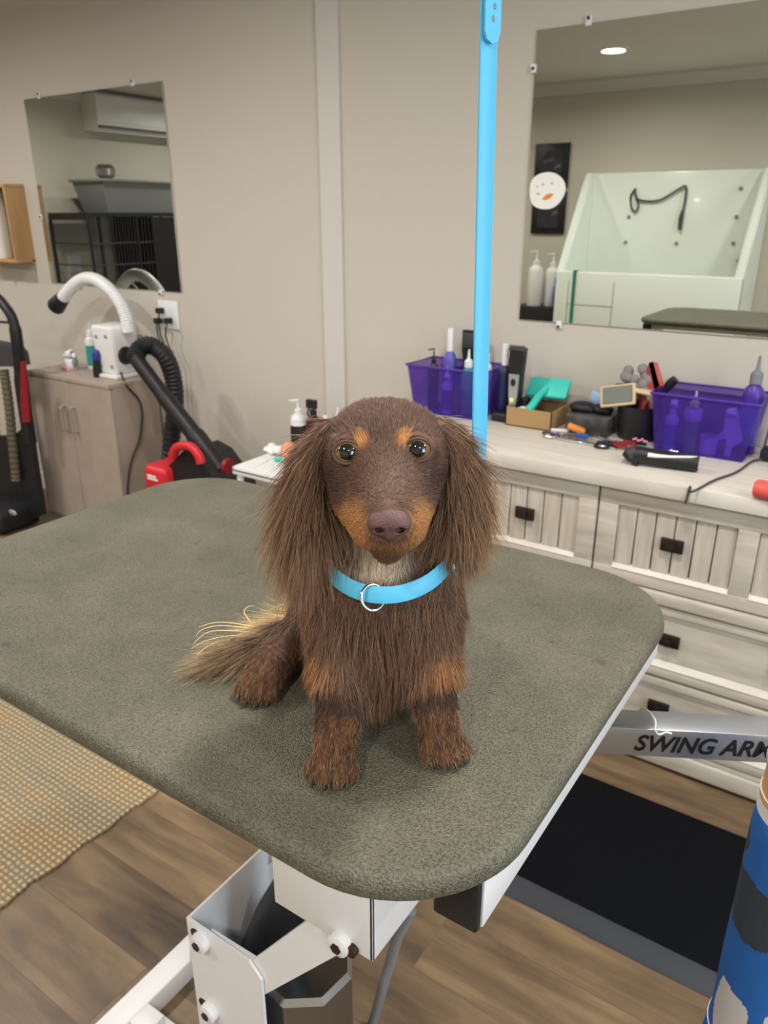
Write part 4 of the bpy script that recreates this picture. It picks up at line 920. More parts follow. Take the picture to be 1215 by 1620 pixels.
for a in ((dx, dx+.004, .42, .96), (dx+.36, dx+.364, .42, .96), (dx, dx+.364, .78, .784)): box(bm, a[0], a[1], yF+.001, yF+.004, a[2], a[3])
obj('door_seam', bm, M['grey'], t)
for (px, py) in ((995, 343), (990, 383), (1070, 385), (1165, 343), (1172, 298), (1160, 385)):
    q = my(px, py, yB+.05); bm = B(); lathe(bm, [(0, 0), (.014, 0), (.012, .012), (0, .014)], q, 12, Matrix.Rotation(-PI/2, 4, 'X')); obj('stud', bm, M['grey'], t)
bm = B(); q = my(1172, 412, yB+.08); cyl(bm, q-Vector((0, .05, 0)), q+Vector((0, .07, 0)), .02); cyl(bm, q+Vector((0, .05, 0)), q+Vector((-.0, .05, -.1)), .012); obj('faucet', bm, M['chrome'], t)
yy = yB+.07
bm = B(); tube(bm, spline([my(a, b, yy) for a, b in ((1006, 298), (998, 310), (999, 328), (1005, 335), (1010, 325), (1006, 312), (1004, 300), (1008, 314), (1022, 318), (1042, 317), (1060, 308), (1076, 298), (1085, 295), (1084, 315), (1080, 335))], 7), .0075, 10); h = obj('shower_hose', bm, M['dgrey']); tag(h, 'dark hose looped on the back panel of the dog bath', 'hose')
bm = B(); tube(bm, [my(1080, 333, yy), my(1077, 345, yy), my(1075, 364, yy)], [.011, .016, .013], 12); obj('spray_head', bm, M['dgrey'], h)
q0 = my(910, 425, yF+.006)
bm = B(); box(bm, q0.x-.013, q0.x+.013, yF+.0025, yF+.008, .64, 1.036); box(bm, q0.x-.013, q0.x+.013, yF-.055, yF+.008, 1.0305, 1.036); o = obj('green_strap', bm, M['green']); tag(o, 'green strap hanging over the front of the dog bath', 'strap')
# two pictures
for (z0, z1, lab) in ((1.645, 1.985, 'upper black framed picture reflected in the right mirror'), (1.29, 1.622, 'lower black framed picture with purple tones reflected in the right mirror')):
    t = thing('framed_picture', lab, 'picture', (-2.725, FAR_Y, z0), 'pictures on the far wall')
    part('picture_frame', M['black'], t, -2.872, -2.576, FAR_Y, FAR_Y+.025, z0, z1, bev=.004)
    part('print', M['ink'], t, -2.82, -2.63, FAR_Y+.0245, FAR_Y+.0265, z0+.05, z1-.055)
# rolling stand with shampoo bottles
t = thing('bath_cart', 'dark cart beside the dog bath in the right mirror', 'cart', (-2.6, -1.7, 0))
part('cart_body', M['black'], t, -2.84, -2.44, -1.88, -1.56, .02, .72, bev=.01)
bm = B()
for wx in (-2.8, -2.48):
    for wy in (-1.84, -1.6): cyl(bm, (wx-.01, wy, .02), (wx+.01, wy, .02), .02, n=12)
obj('caster', bm, M['dgrey'], t)
bottle('shampoo_bottle', 'white gallon pump bottle leftmost beside the mirrored bath', 0, 0, .7205, .062, .46, (M['white'], M['white']), 'pump', c=Vector((-2.69, -1.64, .7205)))
bottle('shampoo_bottle', 'frosted gallon pump bottle nearer to the mirrored bath', 0, 0, .7205, .062, .44, (M['frost'], M['white'], M['lav']), 'pump', c=Vector((-2.565, -1.70, .7205)))
bottle('shampoo_bottle', 'squat violet bottle beside the mirrored bath', 0, 0, .7205, .045, .26, (M['violet'], M['lav']), 'cap', c=Vector((-2.475, -1.64, .7205)))
bottle('shampoo_bottle', 'dark green bottle behind the violet one in the mirror', 0, 0, .7205, .035, .42, (mat('dark_green', (30, 60, 50), .4), M['black']), 'cap', c=Vector((-2.475, -1.79, .7205)))
# ------------------------------------------------------------------ the dog (local axes: a = across, b = away from the camera, z = above the table top)
def W3(p): p = np.asarray(p, float); return p[..., 0:1]*RT + p[..., 1:2]*FH + np.concatenate([np.zeros_like(p[..., :2]), p[..., 2:3]+TT], -1)
def dl(a, b, z): return Vector(W3(np.array([a, b, z])))
def LP(px, py, b): d = ray(px, py); P = CAM+d*(b/(d@FH)); return np.array([P@RT, b, P[2]-TT])
def nrm(v): return v/np.maximum(np.linalg.norm(v, axis=-1, keepdims=True), 1e-9)

def rotm(rx=0, ry=0, rz=0): return np.array(Matrix.Rotation(math.radians(rz), 3, 'Z') @ Matrix.Rotation(math.radians(ry), 3, 'Y') @ Matrix.Rotation(math.radians(rx), 3, 'X'))
def d_ell(P, c, r, R=None):
    q = P-np.array(c); r = np.array(r)
    if R is not None: q = q@R
    k0 = np.linalg.norm(q/r, axis=-1); k1 = np.linalg.norm(q/(r*r), axis=-1)
    return k0*(k0-1)/np.maximum(k1, 1e-6)
def d_cap(P, a, b, ra, rb):
    a = np.array(a); b = np.array(b); ab = b-a
    t = np.clip(((P-a)@ab)/(ab@ab), 0, 1)
    return np.linalg.norm(P-a-t[..., None]*ab, axis=-1)-(ra+(rb-ra)*t)
def smin(a, b, k):
    h = np.clip(.5+.5*(b-a)/k, 0, 1); return b*(1-h)+a*h-k*h*(1-h)
def surface_nets(S, o, h):
    # S sampled at o + h*(i,j,k); returns vertices and quads
    nx, ny, nz = S.shape; ins = S < 0
    c = [(i, j, k) for i in (0, 1) for j in (0, 1) for k in (0, 1)]
    cnt = sum(ins[i:nx-1+i, j:ny-1+j, k:nz-1+k].astype(np.int8) for i, j, k in c)
    act = np.argwhere((cnt > 0) & (cnt < 8)); idx = -np.ones((nx-1, ny-1, nz-1), np.int64); idx[tuple(act.T)] = np.arange(len(act))
    acc = np.zeros((len(act), 3)); num = np.zeros(len(act))
    for A in c:
        for ax in range(3):
            if A[ax]: continue
            Bc = list(A); Bc[ax] = 1
            s0 = S[act[:, 0]+A[0], act[:, 1]+A[1], act[:, 2]+A[2]]; s1 = S[act[:, 0]+Bc[0], act[:, 1]+Bc[1], act[:, 2]+Bc[2]]
            m = (s0 < 0) != (s1 < 0); t = np.where(m, s0/np.where(m, s0-s1, 1), 0)
            p = np.tile(np.array(A, float), (len(act), 1)); p[:, ax] = t
            acc += p*m[:, None]; num += m
    V = o+h*(act+acc/num[:, None]); F = []
    for ax in range(3):
        u, v = [(1, 2), (2, 0), (0, 1)][ax]
        a = [slice(1, n-1) for n in (nx, ny, nz)]; b = list(a); a[ax] = slice(0, S.shape[ax]-1); b[ax] = slice(1, S.shape[ax])
        s0, s1 = ins[tuple(a)], ins[tuple(b)]
        e = np.argwhere(s0 != s1); flip = s0[tuple(e.T)]
        off = np.array([1, 1, 1]); off[ax] = 0; e = e+off
        def g(du, dv): q = e.copy(); q[:, u] -= du; q[:, v] -= dv; return idx[q[:, 0], q[:, 1], q[:, 2]]
        q = np.stack([g(1, 1), g(0, 1), g(0, 0), g(1, 0)], 1); q[~flip] = q[~flip][:, ::-1]; F.append(q)
    return V, np.concatenate(F)
def np_mesh(name, V, F, mats, parent=None, loc=None, col=None, n=4, smooth=True):
    me = bpy.data.meshes.new(name); off = base_of(parent) if parent else Vector(loc)
    me.vertices.add(len(V)); me.vertices.foreach_set('co', (V-np.array(off)).astype(np.float32).ravel())
    me.loops.add(F.size); me.loops.foreach_set('vertex_index', F.astype(np.int32).ravel())
    me.polygons.add(len(F)); me.polygons.foreach_set('loop_start', np.arange(0, F.size, n, dtype=np.int32))
    me.polygons.foreach_set('use_smooth', np.full(len(F), smooth))
    for m in mats: me.materials.append(m)
    me.update(calc_edges=True)
    if col is not None:
        at = me.color_attributes.new('coat', 'FLOAT_COLOR', 'POINT'); at.data.foreach_set('color', np.concatenate([col, np.ones((len(col), 1))], 1).astype(np.float32).ravel())
    o = bpy.data.objects.new(name, me); COL.objects.link(o)
    if parent: o.parent = parent
    else: o.location = off
    return o

eyeL = eyeR = None
PR = []   # (label, function, blend)
def E_(lab, c, r, k=.02, R=None): PR.append((lab, lambda P: d_ell(P, c, r, R), k))
def C_(lab, a, b, ra, rb, k=.015): PR.append((lab, lambda P: d_cap(P, a, b, ra, rb), k))
E_('body', (0, .70, .105), (.062, .08, .075))
C_('body', (0, .67, .115), (-.008, .80, .075), .062, .064, .03)
E_('chest', (-.001, .634, .108), (.061, .053, .084), .03)
C_('neck', (0, .640, .25), (0, .634, .15), .046, .052, .03)
E_('skull', (.001, .617, .262), (.0525, .056, .0425), .02)
E_('skull', (.001, .597, .264), (.046, .041, .037), .02)
C_('muzzle', (.001, .575, .262), (.004, .520, .246), .034, .021, .018)
for s in (-1, 1):
    C_('muzzle', (s*.020, .575, .240), (.003+s*.0115, .522, .235), .021, .0155, .010)
    E_('brow', (s*.0275, .567, .284), (.012, .009, .007), .012)
C_('jaw', (.001, .585, .226), (.003, .529, .217), .024, .0125, .010)
RL = rotm(ry=14); RR = rotm(ry=-14)
E_('ear', (-.056, .608, .238), (.0225, .016, .055), .012, RL)
E_('ear', (.0555, .608, .245), (.0225, .016, .050), .012, RR)
# front legs
C_('shoulder', (-.044, .620, .11), (-.042, .598, .062), .028, .022, .02)
C_('leg', (-.042, .598, .062), (-.041, .564, .034), .020, .0155, .015)
C_('paw', (-.041, .564, .032), (-.044, .540, .018), .0165, .017, .012)
C_('shoulder', (.044, .622, .11), (.044, .604, .064), .028, .022, .02)
C_('leg', (.044, .604, .064), (.046, .580, .036), .020, .0155, .015)
C_('paw', (.046, .580, .034), (.050, .563, .018), .0165, .017, .012)
TOES = []
for (c, dr) in (((-.0445, .533, .011), (-.10, -1)), ((.0525, .558, .011), (.22, -1)), ((-.1245, .650, .011), (-.30, -1))):
    d2 = np.array([dr[0], dr[1]])/np.hypot(*dr); sd = np.array([-d2[1], d2[0]])
    for i, u in enumerate((-.0145, -.005, .005, .0145)):
        fwd = .012-.55*u*u/.0145*.5 if abs(u) > .01 else .0135
        p0 = (c[0]+sd[0]*u*.8, c[1]+sd[1]*u*.8, .013); p1 = (c[0]+sd[0]*u*1.05+d2[0]*fwd, c[1]+sd[1]*u*1.05+d2[1]*fwd, .0085)
        TOES.append((p0, p1, d2)); C_('paw', p0, p1, .0085, .0072, .004)
# hind leg out at the side, second hind leg tucked behind
E_('thigh', (-.052, .745, .060), (.040, .052, .052), .02)
C_('hind', (-.072, .735, .045), (-.098, .705, .026), .028, .019, .02)
C_('hind', (-.098, .705, .026), (-.117, .672, .022), .019, .0175, .012)
C_('paw', (-.117, .672, .020), (-.1235, .655, .016), .018, .0165, .01)
E_('thigh', (.045, .755, .060), (.034, .050, .052), .02)
C_('hind', (.05, .72, .03), (.04, .68, .017), .024, .017, .02)
TAIL = np.array([(-.03, .82, .05), (-.075, .775, .034), (-.110, .738, .022), (-.138, .716, .016), (-.160, .706, .013)])
for i in range(4): C_('tail', TAIL[i], TAIL[i+1], .016-.003*i, .013-.003*i, .012)
def find_eye(px, py):   # first surface point on the ray, eyeball sunk two thirds behind it
    bs = np.linspace(.50, .64, 700); Q = np.stack([LP(px, py, b) for b in bs]); dv = field(Q); i = int(np.argmax(dv < 0)); return LP(px, py, bs[i]+.0058)
LAB = sorted(set(l for l, _, _ in PR))
def field(P, want_label=False):
    D = None; best = None; bl = None
    for l, f, k in PR:
        d = f(P)
        if want_label:
            li = LAB.index(l)
            if best is None: best = d.copy(); bl = np.full(d.shape, li)
            else: m = d < best; best = np.where(m, d, best); bl = np.where(m, li, bl)
        D = d if D is None else smin(D, d, k)
    if eyeL is not None:
        for e in (eyeL, eyeR): D = np.maximum(D, -(np.linalg.norm(P-e, axis=-1)-.0100))
    D = np.maximum(D, .0008-P[..., 2])
    return (D, bl) if want_label else D
eyeL, eyeR = find_eye(549, 715), find_eye(661, 711)
h = .0022; o = np.array([-.235, .485, -.006]); hi = np.array([.115, .90, .345])
N3 = np.ceil((hi-o)/h).astype(int)
G = np.stack(np.meshgrid(*[o[i]+h*np.arange(N3[i]) for i in range(3)], indexing='ij'), -1)
SD = np.empty(tuple(N3), np.float32)
for i in range(0, N3[0], 24): SD[i:i+24] = field(G[i:i+24])
del G
GR = np.stack(np.gradient(SD, h), -1).astype(np.float32)
V, F = surface_nets(SD, o, h)
def samp(A, P):
    q = np.clip((P-o)/h, 0, np.array(SD.shape)-1.001); i = q.astype(int); f = q-i; r = 0
    for a in (0, 1):
        for b in (0, 1):
            for c in (0, 1):
                w_ = (f[:, 0] if a else 1-f[:, 0])*(f[:, 1] if b else 1-f[:, 1])*(f[:, 2] if c else 1-f[:, 2])
                r = r+A[i[:, 0]+a, i[:, 1]+b, i[:, 2]+c]*(w_[:, None] if A.ndim == 4 else w_)
    return r
def lrgb(c): return np.array([lin(x) for x in c])
CH, CHD, CHL = lrgb((112, 84, 68)), lrgb((74, 54, 45)), lrgb((176, 136, 98))
TAN, RUST, CREAM, BLOND, GREY = lrgb((190, 136, 82)), lrgb((132, 88, 54)), lrgb((232, 216, 190)), lrgb((240, 214, 160)), lrgb((146, 120, 102))
browL, browR = LP(573, 697, .562), LP(638, 694, .562)
ELB = [(LP(500, 1062, .575), .016), (LP(702, 1064, .575), .017)]
def sm(x, a, b): t = np.clip((x-a)/(b-a), 0, 1); return t*t*(3-2*t)
def gb(P, c, r): return np.exp(-np.sum(((P-np.array(c))/np.array(r))**2, -1))
def mixc(A, Bc, t): return A*(1-t[:, None])+Bc*t[:, None]
def coat(P, lab):
    L_ = lambda *n: np.isin(lab, [LAB.index(x) for x in n])
    c = np.tile(CH, (len(P), 1)); head = L_('skull', 'muzzle', 'jaw', 'brow')
    # lighter greyish bridge of the muzzle
    c = mixc(c, GREY, head*.55*gb(P, (.003, .535, .268), (.013, .045, .03)))
    c = mixc(c, CHD*1.05, head*.8*np.maximum(gb(P, LP(530, 755, .57), (.016, .03, .018)), gb(P, LP(690, 750, .57), (.016, .03, .018))))
    # tan muzzle sides and cheeks
    side = sm(np.abs(P[:, 0]-.003), .010, .019)
    t = head*sm(.590-P[:, 1], 0, .012)*sm(.234+.022*sm(.565-P[:, 1], 0, .045)-P[:, 2], -.008, .010)*np.maximum(side, sm(.236-P[:, 2], 0, .01)*.75)
    c = mixc(c, TAN, np.clip(t, 0, 1)*.9)
    c = mixc(c, CHD*1.2, head*.85*gb(P, (.003, .518, .2135), (.016, .03, .010)))
    for b_ in (browL, browR): c = mixc(c, TAN*1.25, head*np.clip(1.6*gb(P, b_, (.0062, .05, .0050))-.25, 0, 1))
    # cream throat
    c = mixc(c, CREAM, L_('neck', 'chest', 'jaw')*np.clip(2.0*gb(P, LP(604, 912, .585), (.018, .05, .026)), 0, 1)*sm(P[:, 2], .155, .170))
    # tan patches above the legs, rust legs and paws
    for e, r in ELB: c = mixc(c, TAN*1.05, L_('shoulder', 'chest', 'leg', 'body')*np.clip(1.4*gb(P, e, (r*.95, .04, .013)), 0, 1))
    c = mixc(c, RUST, L_('leg')*.75*sm(.06-P[:, 2], 0, .02))
    c = mixc(c, RUST*1.0, L_('paw')*.8); c = mixc(c, RUST, L_('hind')*.7*sm(.05-P[:, 2], 0, .02))
    nz = .5+.5*np.sin(P[:, 0]*620+1)*np.sin(P[:, 1]*540+2)*np.sin(P[:, 2]*500)
    c = mixc(c, CHD, L_('paw', 'hind')*.85*sm(nz, .34, .62)); c = mixc(c, CHD, L_('leg', 'shoulder')*.92*sm(P[:, 2], .030, .042)*sm(.062-P[:, 2], -.012, .004))
    tb = L_('tail')
    c = mixc(c, BLOND, tb*sm(P[:, 1]-(.711+.62*(P[:, 0]+.160)), -.006, .008)*sm(-P[:, 0], .06, .12))
    return c
D0, lab0 = field(V, True)
skin = coat(V, lab0)*.8
def coat_mat(name, rough, spec):
    m = bpy.data.materials.new(name); m.use_nodes = True; nt = m.node_tree; b = nt.nodes['Principled BSDF']
    a = nt.nodes.new('ShaderNodeAttribute'); a.attribute_name = 'coat'; nt.links.new(a.outputs['Color'], b.inputs['Base Color'])
    b.inputs['Roughness'].default_value = rough; b.inputs['Specular IOR Level'].default_value = spec; return m
M['skin'] = coat_mat('dog_skin', .8, .2); M['hair'] = coat_mat('dog_hair', .42, .38)
dog = np_mesh('dog', W3(V), F, [M['skin']], loc=dl(0, .64, 0), col=skin)
tag(dog, 'long-haired chocolate and tan dachshund sitting on the olive grooming table', 'dog')

# ---- hair strands
KV = [(RNG.normal(size=3)*2*PI/wl, RNG.uniform(0, 6.28, 3), nrm(RNG.normal(size=3))) for wl in (.011, .016, .008, .013, .022, .03, .007, .018) for _ in (0, 1)]
def swirl(P): return sum(np.sin(P@k+ph[0])[:, None]*ax for k, ph, ax in KV)/4.0
def area_sample(mask, n):
    f = F[mask]; A, Bq, Cq, Dq = (V[f[:, i]] for i in range(4))
    ar = np.linalg.norm(np.cross(Cq-A, Dq-Bq), axis=1); pk = RNG.choice(len(f), n, p=ar/ar.sum())
    u, v = RNG.random((2, n, 1)); p = A[pk]*(1-u)*(1-v)+Bq[pk]*u*(1-v)+Cq[pk]*u*v+Dq[pk]*(1-u)*v
    return p, lab0[f[pk, 0]]
def nor(P): return nrm(samp(GR, P))
def strands(P, L, dirs, lift, grav, segs, rad, wig, c0, c1, jit=.25, clump=1.0):
    n = len(P); Nn = nor(P); d = dirs-np.sum(dirs*Nn, 1, keepdims=True)*Nn*.9
    sw = swirl(P)
    d = nrm(nrm(d)+Nn*lift[:, None]+sw*wig[:, None]*clump+RNG.normal(size=(n, 3))*jit*wig[:, None])
    p = P-Nn*.0012; pts = [p.copy()]; ph = RNG.normal(size=(n, 3))
    for s in range(segs):
        d = nrm(d+np.array([0, 0, -1.0])*grav[:, None]/segs+np.cross(d, ph)*(.25*wig/segs)[:, None]+swirl(p*.7+.05)*(.35*wig/segs)[:, None])
        p = p+d*(L/segs)[:, None]
        q = samp(SD, p); m = q < .0012
        if m.any(): p[m] += nor(p[m])*(.0012-q[m])[:, None]*.9
        p[:, 2] = np.maximum(p[:, 2], .0012+.002*RNG.random(n)*(p[:, 2] < .002))
        pts.append(p.copy())
    pts = np.stack(pts, 1); m = segs+1
    T = nrm(np.gradient(pts, axis=1)); a = RNG.normal(size=(n, 1, 3)); u = nrm(np.cross(T, a)); w_ = np.cross(T, u)
    tt = np.linspace(0, 1, m); rr = rad[:, None]*(1-.85*tt**1.6)[None]
    ring = np.stack([pts+rr[..., None]*(u*math.cos(x)+w_*math.sin(x)) for x in (0, 2*PI/3, 4*PI/3)], 2)   # n,m,3,3
    Vv = ring.reshape(-1, 3); base = (np.arange(n)*m*3)[:, None, None]+(np.arange(m-1)*3)[None, :, None]; k = np.arange(3)[None, None]
    k2 = (k+1) % 3; Fq = np.stack([base+k, base+k2, base+k2+3, base+k+3], -1).reshape(-1, 4)
    cc = c0[:, None]*(1-tt[None, :, None]**1.3)+c1[:, None]*tt[None, :, None]**1.3
    return Vv, Fq, np.repeat(cc.reshape(-1, 3), 3, 0)
def build(name, chunks, parent, label=None):
    off = 0; vs, fs, cs = [], [], []
    for v, f, c in chunks: vs.append(v); fs.append(f+off); cs.append(c); off += len(v)
    o = np_mesh(name, W3(np.concatenate(vs)), np.concatenate(fs), [M['hair']], parent, col=np.concatenate(cs))
    if label: o['label'] = label
    return o
fl = lab0[F[:, 0]]; fc = V[F].mean(1)
def msk(*n): return np.isin(fl, [LAB.index(x) for x in n])
def vari(c, amt, n): return c*np.clip(1+RNG.normal(size=(n, 1))*amt, .45, 1.9)
NOSE = np.array([.004, .503, .247])
eye_clear = lambda P: np.minimum(np.linalg.norm(P-eyeL, axis=1), np.linalg.norm(P-eyeR, axis=1)) > .0128
nose_clear = lambda P: np.linalg.norm((P-NOSE)/np.array([.017, .016, .0125]), axis=1) > 1
# short coat of the head
P, lb = area_sample(msk('skull', 'muzzle', 'jaw', 'brow'), 30000); k = eye_clear(P) & nose_clear(P); P, lb = P[k], lb[k]; n = len(P)
fw_ = sm(P[:, 1], .52, .60)
L = (.0035+.006*fw_+.006*sm(P[:, 2], .30, .32))*RNG.uniform(.7, 1.25, n)
dr = nrm(P-np.array([.003, .505, .262]))+np.array([0, .25, -.15]); c = coat(P, lb)
ch = [strands(P, L, dr, np.full(n, .22), np.full(n, .1), 3, np.full(n, .00024), np.full(n, .28), vari(c, .12, n), vari(c*1.12, .2, n))]
build('head_fur', ch, dog)
# ears
for s, nm in ((-1, 'ear_fur'), (1, 'ear_fur')):
    P, lb = area_sample(msk('ear') & (fc[:, 0]*s > 0), 9500); n = len(P)
    low = sm(.305-P[:, 2], 0, .075)
    L = (.024+(.040 if s < 0 else .026)*low)*RNG.uniform(.55, 1.3, n)
    out = (P[:, 0]-s*.056)/.026
    dr = np.stack([out*.16+s*.05*(1-low), -.05*np.ones(n), -np.ones(n)], 1)
    base = mixc(np.tile(CHD, (n, 1)), CH, RNG.random(n)*.8+.1)
    lock = np.sin(P[:, 0]*820+P[:, 1]*300+2*np.sin(P[:, 2]*60))*np.sin(P[:, 1]*640-P[:, 0]*260)
    base = base*(1+.30*lock)[:, None]
    tip = mixc(base, CHL, np.clip(RNG.normal(.50, .34, n)+.30*low+.25*np.maximum(out*s, 0)+.35*lock, 0, 1))
    ch = [strands(P, L, dr, np.full(n, .16)+.1*RNG.random(n), np.full(n, .35), 7, np.full(n, .00027), np.full(n, .46), vari(base, .15, n), vari(tip, .2, n), jit=.3)]
    # short hair at the ear's root
    k = P[:, 2] > .27; m = k.sum()
    ch.append(strands(P[k], L[k]*.5, dr[k], np.full(m, .25), np.full(m, .3), 4, np.full(m, .00026), np.full(m, .4), vari(base[k], .15, m), vari(tip[k], .2, m)))
    # long loose wisps
    j = RNG.choice(n, 120); ch.append(strands(P[j], L[j]*1.3+.01, dr[j]+RNG.normal(size=(120, 3))*.22, np.full(120, .3), np.full(120, .5), 8, np.full(120, .00022), np.full(120, .6), vari(tip[j]*1.1, .2, 120), vari(np.tile(CHL, (120, 1)), .2, 120), jit=.6))
    build(nm, ch, dog)
# neck, chest and back
P, lb = area_sample(msk('neck', 'chest', 'shoulder'), 17000); n = len(P); c = coat(P, lb)
front = sm(.62-P[:, 1], 0, .03)
band = np.exp(-((P[:, 2]-(.178-.022*sm(.66-P[:, 1], 0, .09)))/.016)**2)*np.isin(lb, [LAB.index('neck'), LAB.index('chest')])
L = (.022+.018*front*sm(.165-P[:, 2], 0, .03))*RNG.uniform(.65, 1.25, n)*(1-.65*band)
L = np.where(np.isin(lb, [LAB.index('shoulder')]), L*.75, L)
L = np.where(P[:, 2] < .075, np.minimum(L, .020)+.034*np.exp(-((P[:, 0]+.003)/.026)**2)*front, L)
dr = np.stack([P[:, 0]*2.0, -.10*np.ones(n), -np.ones(n)], 1)
lock = np.sin(P[:, 0]*760+1)*np.sin(P[:, 2]*130+P[:, 0]*200)
c = c*(1+.16*lock)[:, None]
tip = mixc(c*1.12, CHL, np.clip(RNG.normal(.44, .28, n)+.25*lock, 0, .9))
lift = np.where(band > .3, .06, np.where(P[:, 2] < .09, .30, .18))
build('chest_fur', [strands(P, L, dr, lift, np.full(n, .30), 6, np.full(n, .00027), np.full(n, .36), vari(c*.95, .14, n), vari(tip, .2, n))], dog)
P, lb = area_sample(msk('body', 'thigh'), 11000); n = len(P); c = coat(P, lb)
L = .026*RNG.uniform(.6, 1.25, n); dr = np.stack([P[:, 0]*3, .35*np.ones(n), -np.ones(n)], 1)
build('body_fur', [strands(P, L, dr, np.full(n, .15), np.full(n, .25), 5, np.full(n, .00028), np.full(n, .25), vari(c*.95, .14, n), vari(c*1.2, .25, n))], dog)
# legs and paws
P, lb = area_sample(msk('leg', 'hind'), 7000); n = len(P); c = coat(P, lb)
L = .009*RNG.uniform(.6, 1.4, n); dr = np.tile([0, -.15, -1.0], (n, 1))
ch = [strands(P, L, dr, np.full(n, .22), np.full(n, .2), 4, np.full(n, .00025), np.full(n, .4), vari(c, .16, n), vari(c*1.25, .25, n))]
P, lb = area_sample(msk('paw'), 7000); n = len(P); c = coat(P, lb); up_ = sm(P[:, 2], .006, .014)
L = (.004+.004*up_)*RNG.uniform(.6, 1.4, n); dr = np.stack([np.where(P[:, 0] > 0, .2, np.where(P[:, 0] < -.09, -.35, -.1)), -np.ones(n), -.5*np.ones(n)], 1)
ch.append(strands(P, L, dr, np.full(n, .25), np.full(n, .25), 3, np.full(n, .00025), np.full(n, .5), vari(c, .18, n), vari(mixc(c*1.25, BLOND*.7, (RNG.random(n) < .22)*.7), .2, n)))
build('leg_fur', ch, dog)
# tail plume
P, lb = area_sample(msk('tail'), 5200); n = len(P); c = coat(P, lb)
al = sm(-P[:, 0], .03, .19)
L = (.030+.034*al)*RNG.uniform(.6, 1.25, n); bl_ = (c[:, 0] > CH[0]*1.6)
side = (P[:, 1]-(.710+.62*(P[:, 0]+.160)))/.014
dr = np.stack([-np.ones(n), -.35+.60*side, -.12*np.ones(n)], 1)
ch = [strands(P, L, dr, np.full(n, .14), np.full(n, .10), 7, np.full(n, .00028), np.full(n, .28), vari(c*.95, .15, n), vari(mixc(c*1.15, BLOND, np.clip(RNG.normal(.35, .3, n), 0, 1)), .15, n), jit=.3)]
def wisp(pts, r=.0005):
    bm = B(); Q = spline([Vector(p) for p in pts], 10); tube(bm, Q, [r*(1-.6*i/len(Q)) for i in range(len(Q))], 5)
    v = np.array([x.co[:] for x in bm.verts]); bm.verts.index_update(); f = np.array([[x.index for x in g.verts] for g in bm.faces if len(g.verts) == 4]); bm.free()
    return v, f, np.tile(BLOND*1.1, (len(v), 1))
for pts in ([(400, 990), (392, 978), (386, 968), (392, 960), (402, 958)], [(466, 975), (455, 960), (452, 945), (462, 938), (474, 936)], [(468, 955), (450, 956), (436, 960), (425, 965)],
            [(420, 1000), (380, 992), (345, 990), (320, 996), (310, 1006)], [(420, 1004), (370, 998), (330, 1000), (306, 1018)], [(415, 1008), (365, 1006), (325, 1014), (303, 1026)], [(410, 1012), (360, 1012), (330, 1022), (312, 1036)], [(425, 996), (370, 986), (340, 985), (315, 992)]):
    ch.append(wisp([LP(x, y, (.45-.026-.001*i)/.45*(at_z(x, y, TT)-Vector((0, 0, 0))).dot(Vector(FH))) for i, (x, y) in enumerate(pts)], .0007))
build('tail_fur', ch, dog, 'blond and brown plumed tail hair')

# ---- eyes, lids, nose, claws
def ringmat(name, c, rough=.04, var=None): return mat(name, c, rough, coat=1.0, var=var)
m_iris = ringmat('iris', (136, 110, 62), var=(260, (92, 70, 38), .35, .7)); m_pup = ringmat('pupil', (8, 7, 7)); m_scl = ringmat('eye_edge', (30, 20, 16))
m_lid = mat('eyelid_skin', (96, 68, 60), .6)
for e, px in ((eyeL, (549, 715)), (eyeR, (661, 711))):
    ew = Vector(W3(e)); g = (Vector(CAM)-ew).normalized(); r = .0104
    u, w_ = frame_of(g); R = Matrix((u, w_, g)).transposed().to_4x4()
    bm = B(); t2 = bmesh.new(); lat = [0, 6, 12, 18, 24, 30, 34, 37, 39, 44, 50, 55, 60, 64, 68, 75, 90, 110, 140, 180]; n = 40; rings = []
    for a in lat:
        a = math.radians(a)
        rings.append([t2.verts.new((r*math.sin(a)*math.cos(2*PI*k/n), r*math.sin(a)*math.sin(2*PI*k/n), r*math.cos(a)*1.0)) for k in range(n)] if 0 < a < PI-.01 else [t2.verts.new((0, 0, r*math.cos(a)))])
    for i, (A, Bq) in enumerate(zip(rings, rings[1:])):
        for k in range(n):
            q = list(dict.fromkeys([A[k % len(A)], A[(k+1) % len(A)], Bq[(k+1) % len(Bq)], Bq[k % len(Bq)]]))
            f = t2.faces.new(q); f.material_index = 0 if lat[i+1] <= 37 else (1 if lat[i+1] <= 64 else 2)
    merge(bm, t2, Matrix.Translation(ew) @ R); eo = obj('eye', bm, [m_pup, m_iris, m_scl], dog)
    bm = B(); pts = []
    for k in range(48):
        a = 2*PI*k/48; ca, sa = math.cos(a), math.sin(a)
        hx = .0104*ca; hz = (.0083 if sa > 0 else .0090)*sa
        v = Vector((hx, hz, 0)); depth = math.sqrt(max(.0114**2-v.length_squared, 1e-7))
        sx = Vector(RT); upv = g.cross(sx).normalized(); upv = upv if upv.z > 0 else -upv
        pts.append(ew+sx*hx+upv*hz+g*depth)
    tube(bm, pts, [.0009+.0002*(k > 24) for k in range(48)], 8, closed=True); obj('eyelid', bm, m_lid, dog)
def small_sdf(name, f, lo, hi_, hh, m, parent, label=None):
    lo = np.array(lo); n3 = np.ceil((np.array(hi_)-lo)/hh).astype(int)
    g = np.stack(np.meshgrid(*[lo[i]+hh*np.arange(n3[i]) for i in range(3)], indexing='ij'), -1)
    v, f_ = surface_nets(f(g), lo, hh); o2 = np_mesh(name, W3(v), f_, [m], parent)
    if label: o2['label'] = label
    return o2
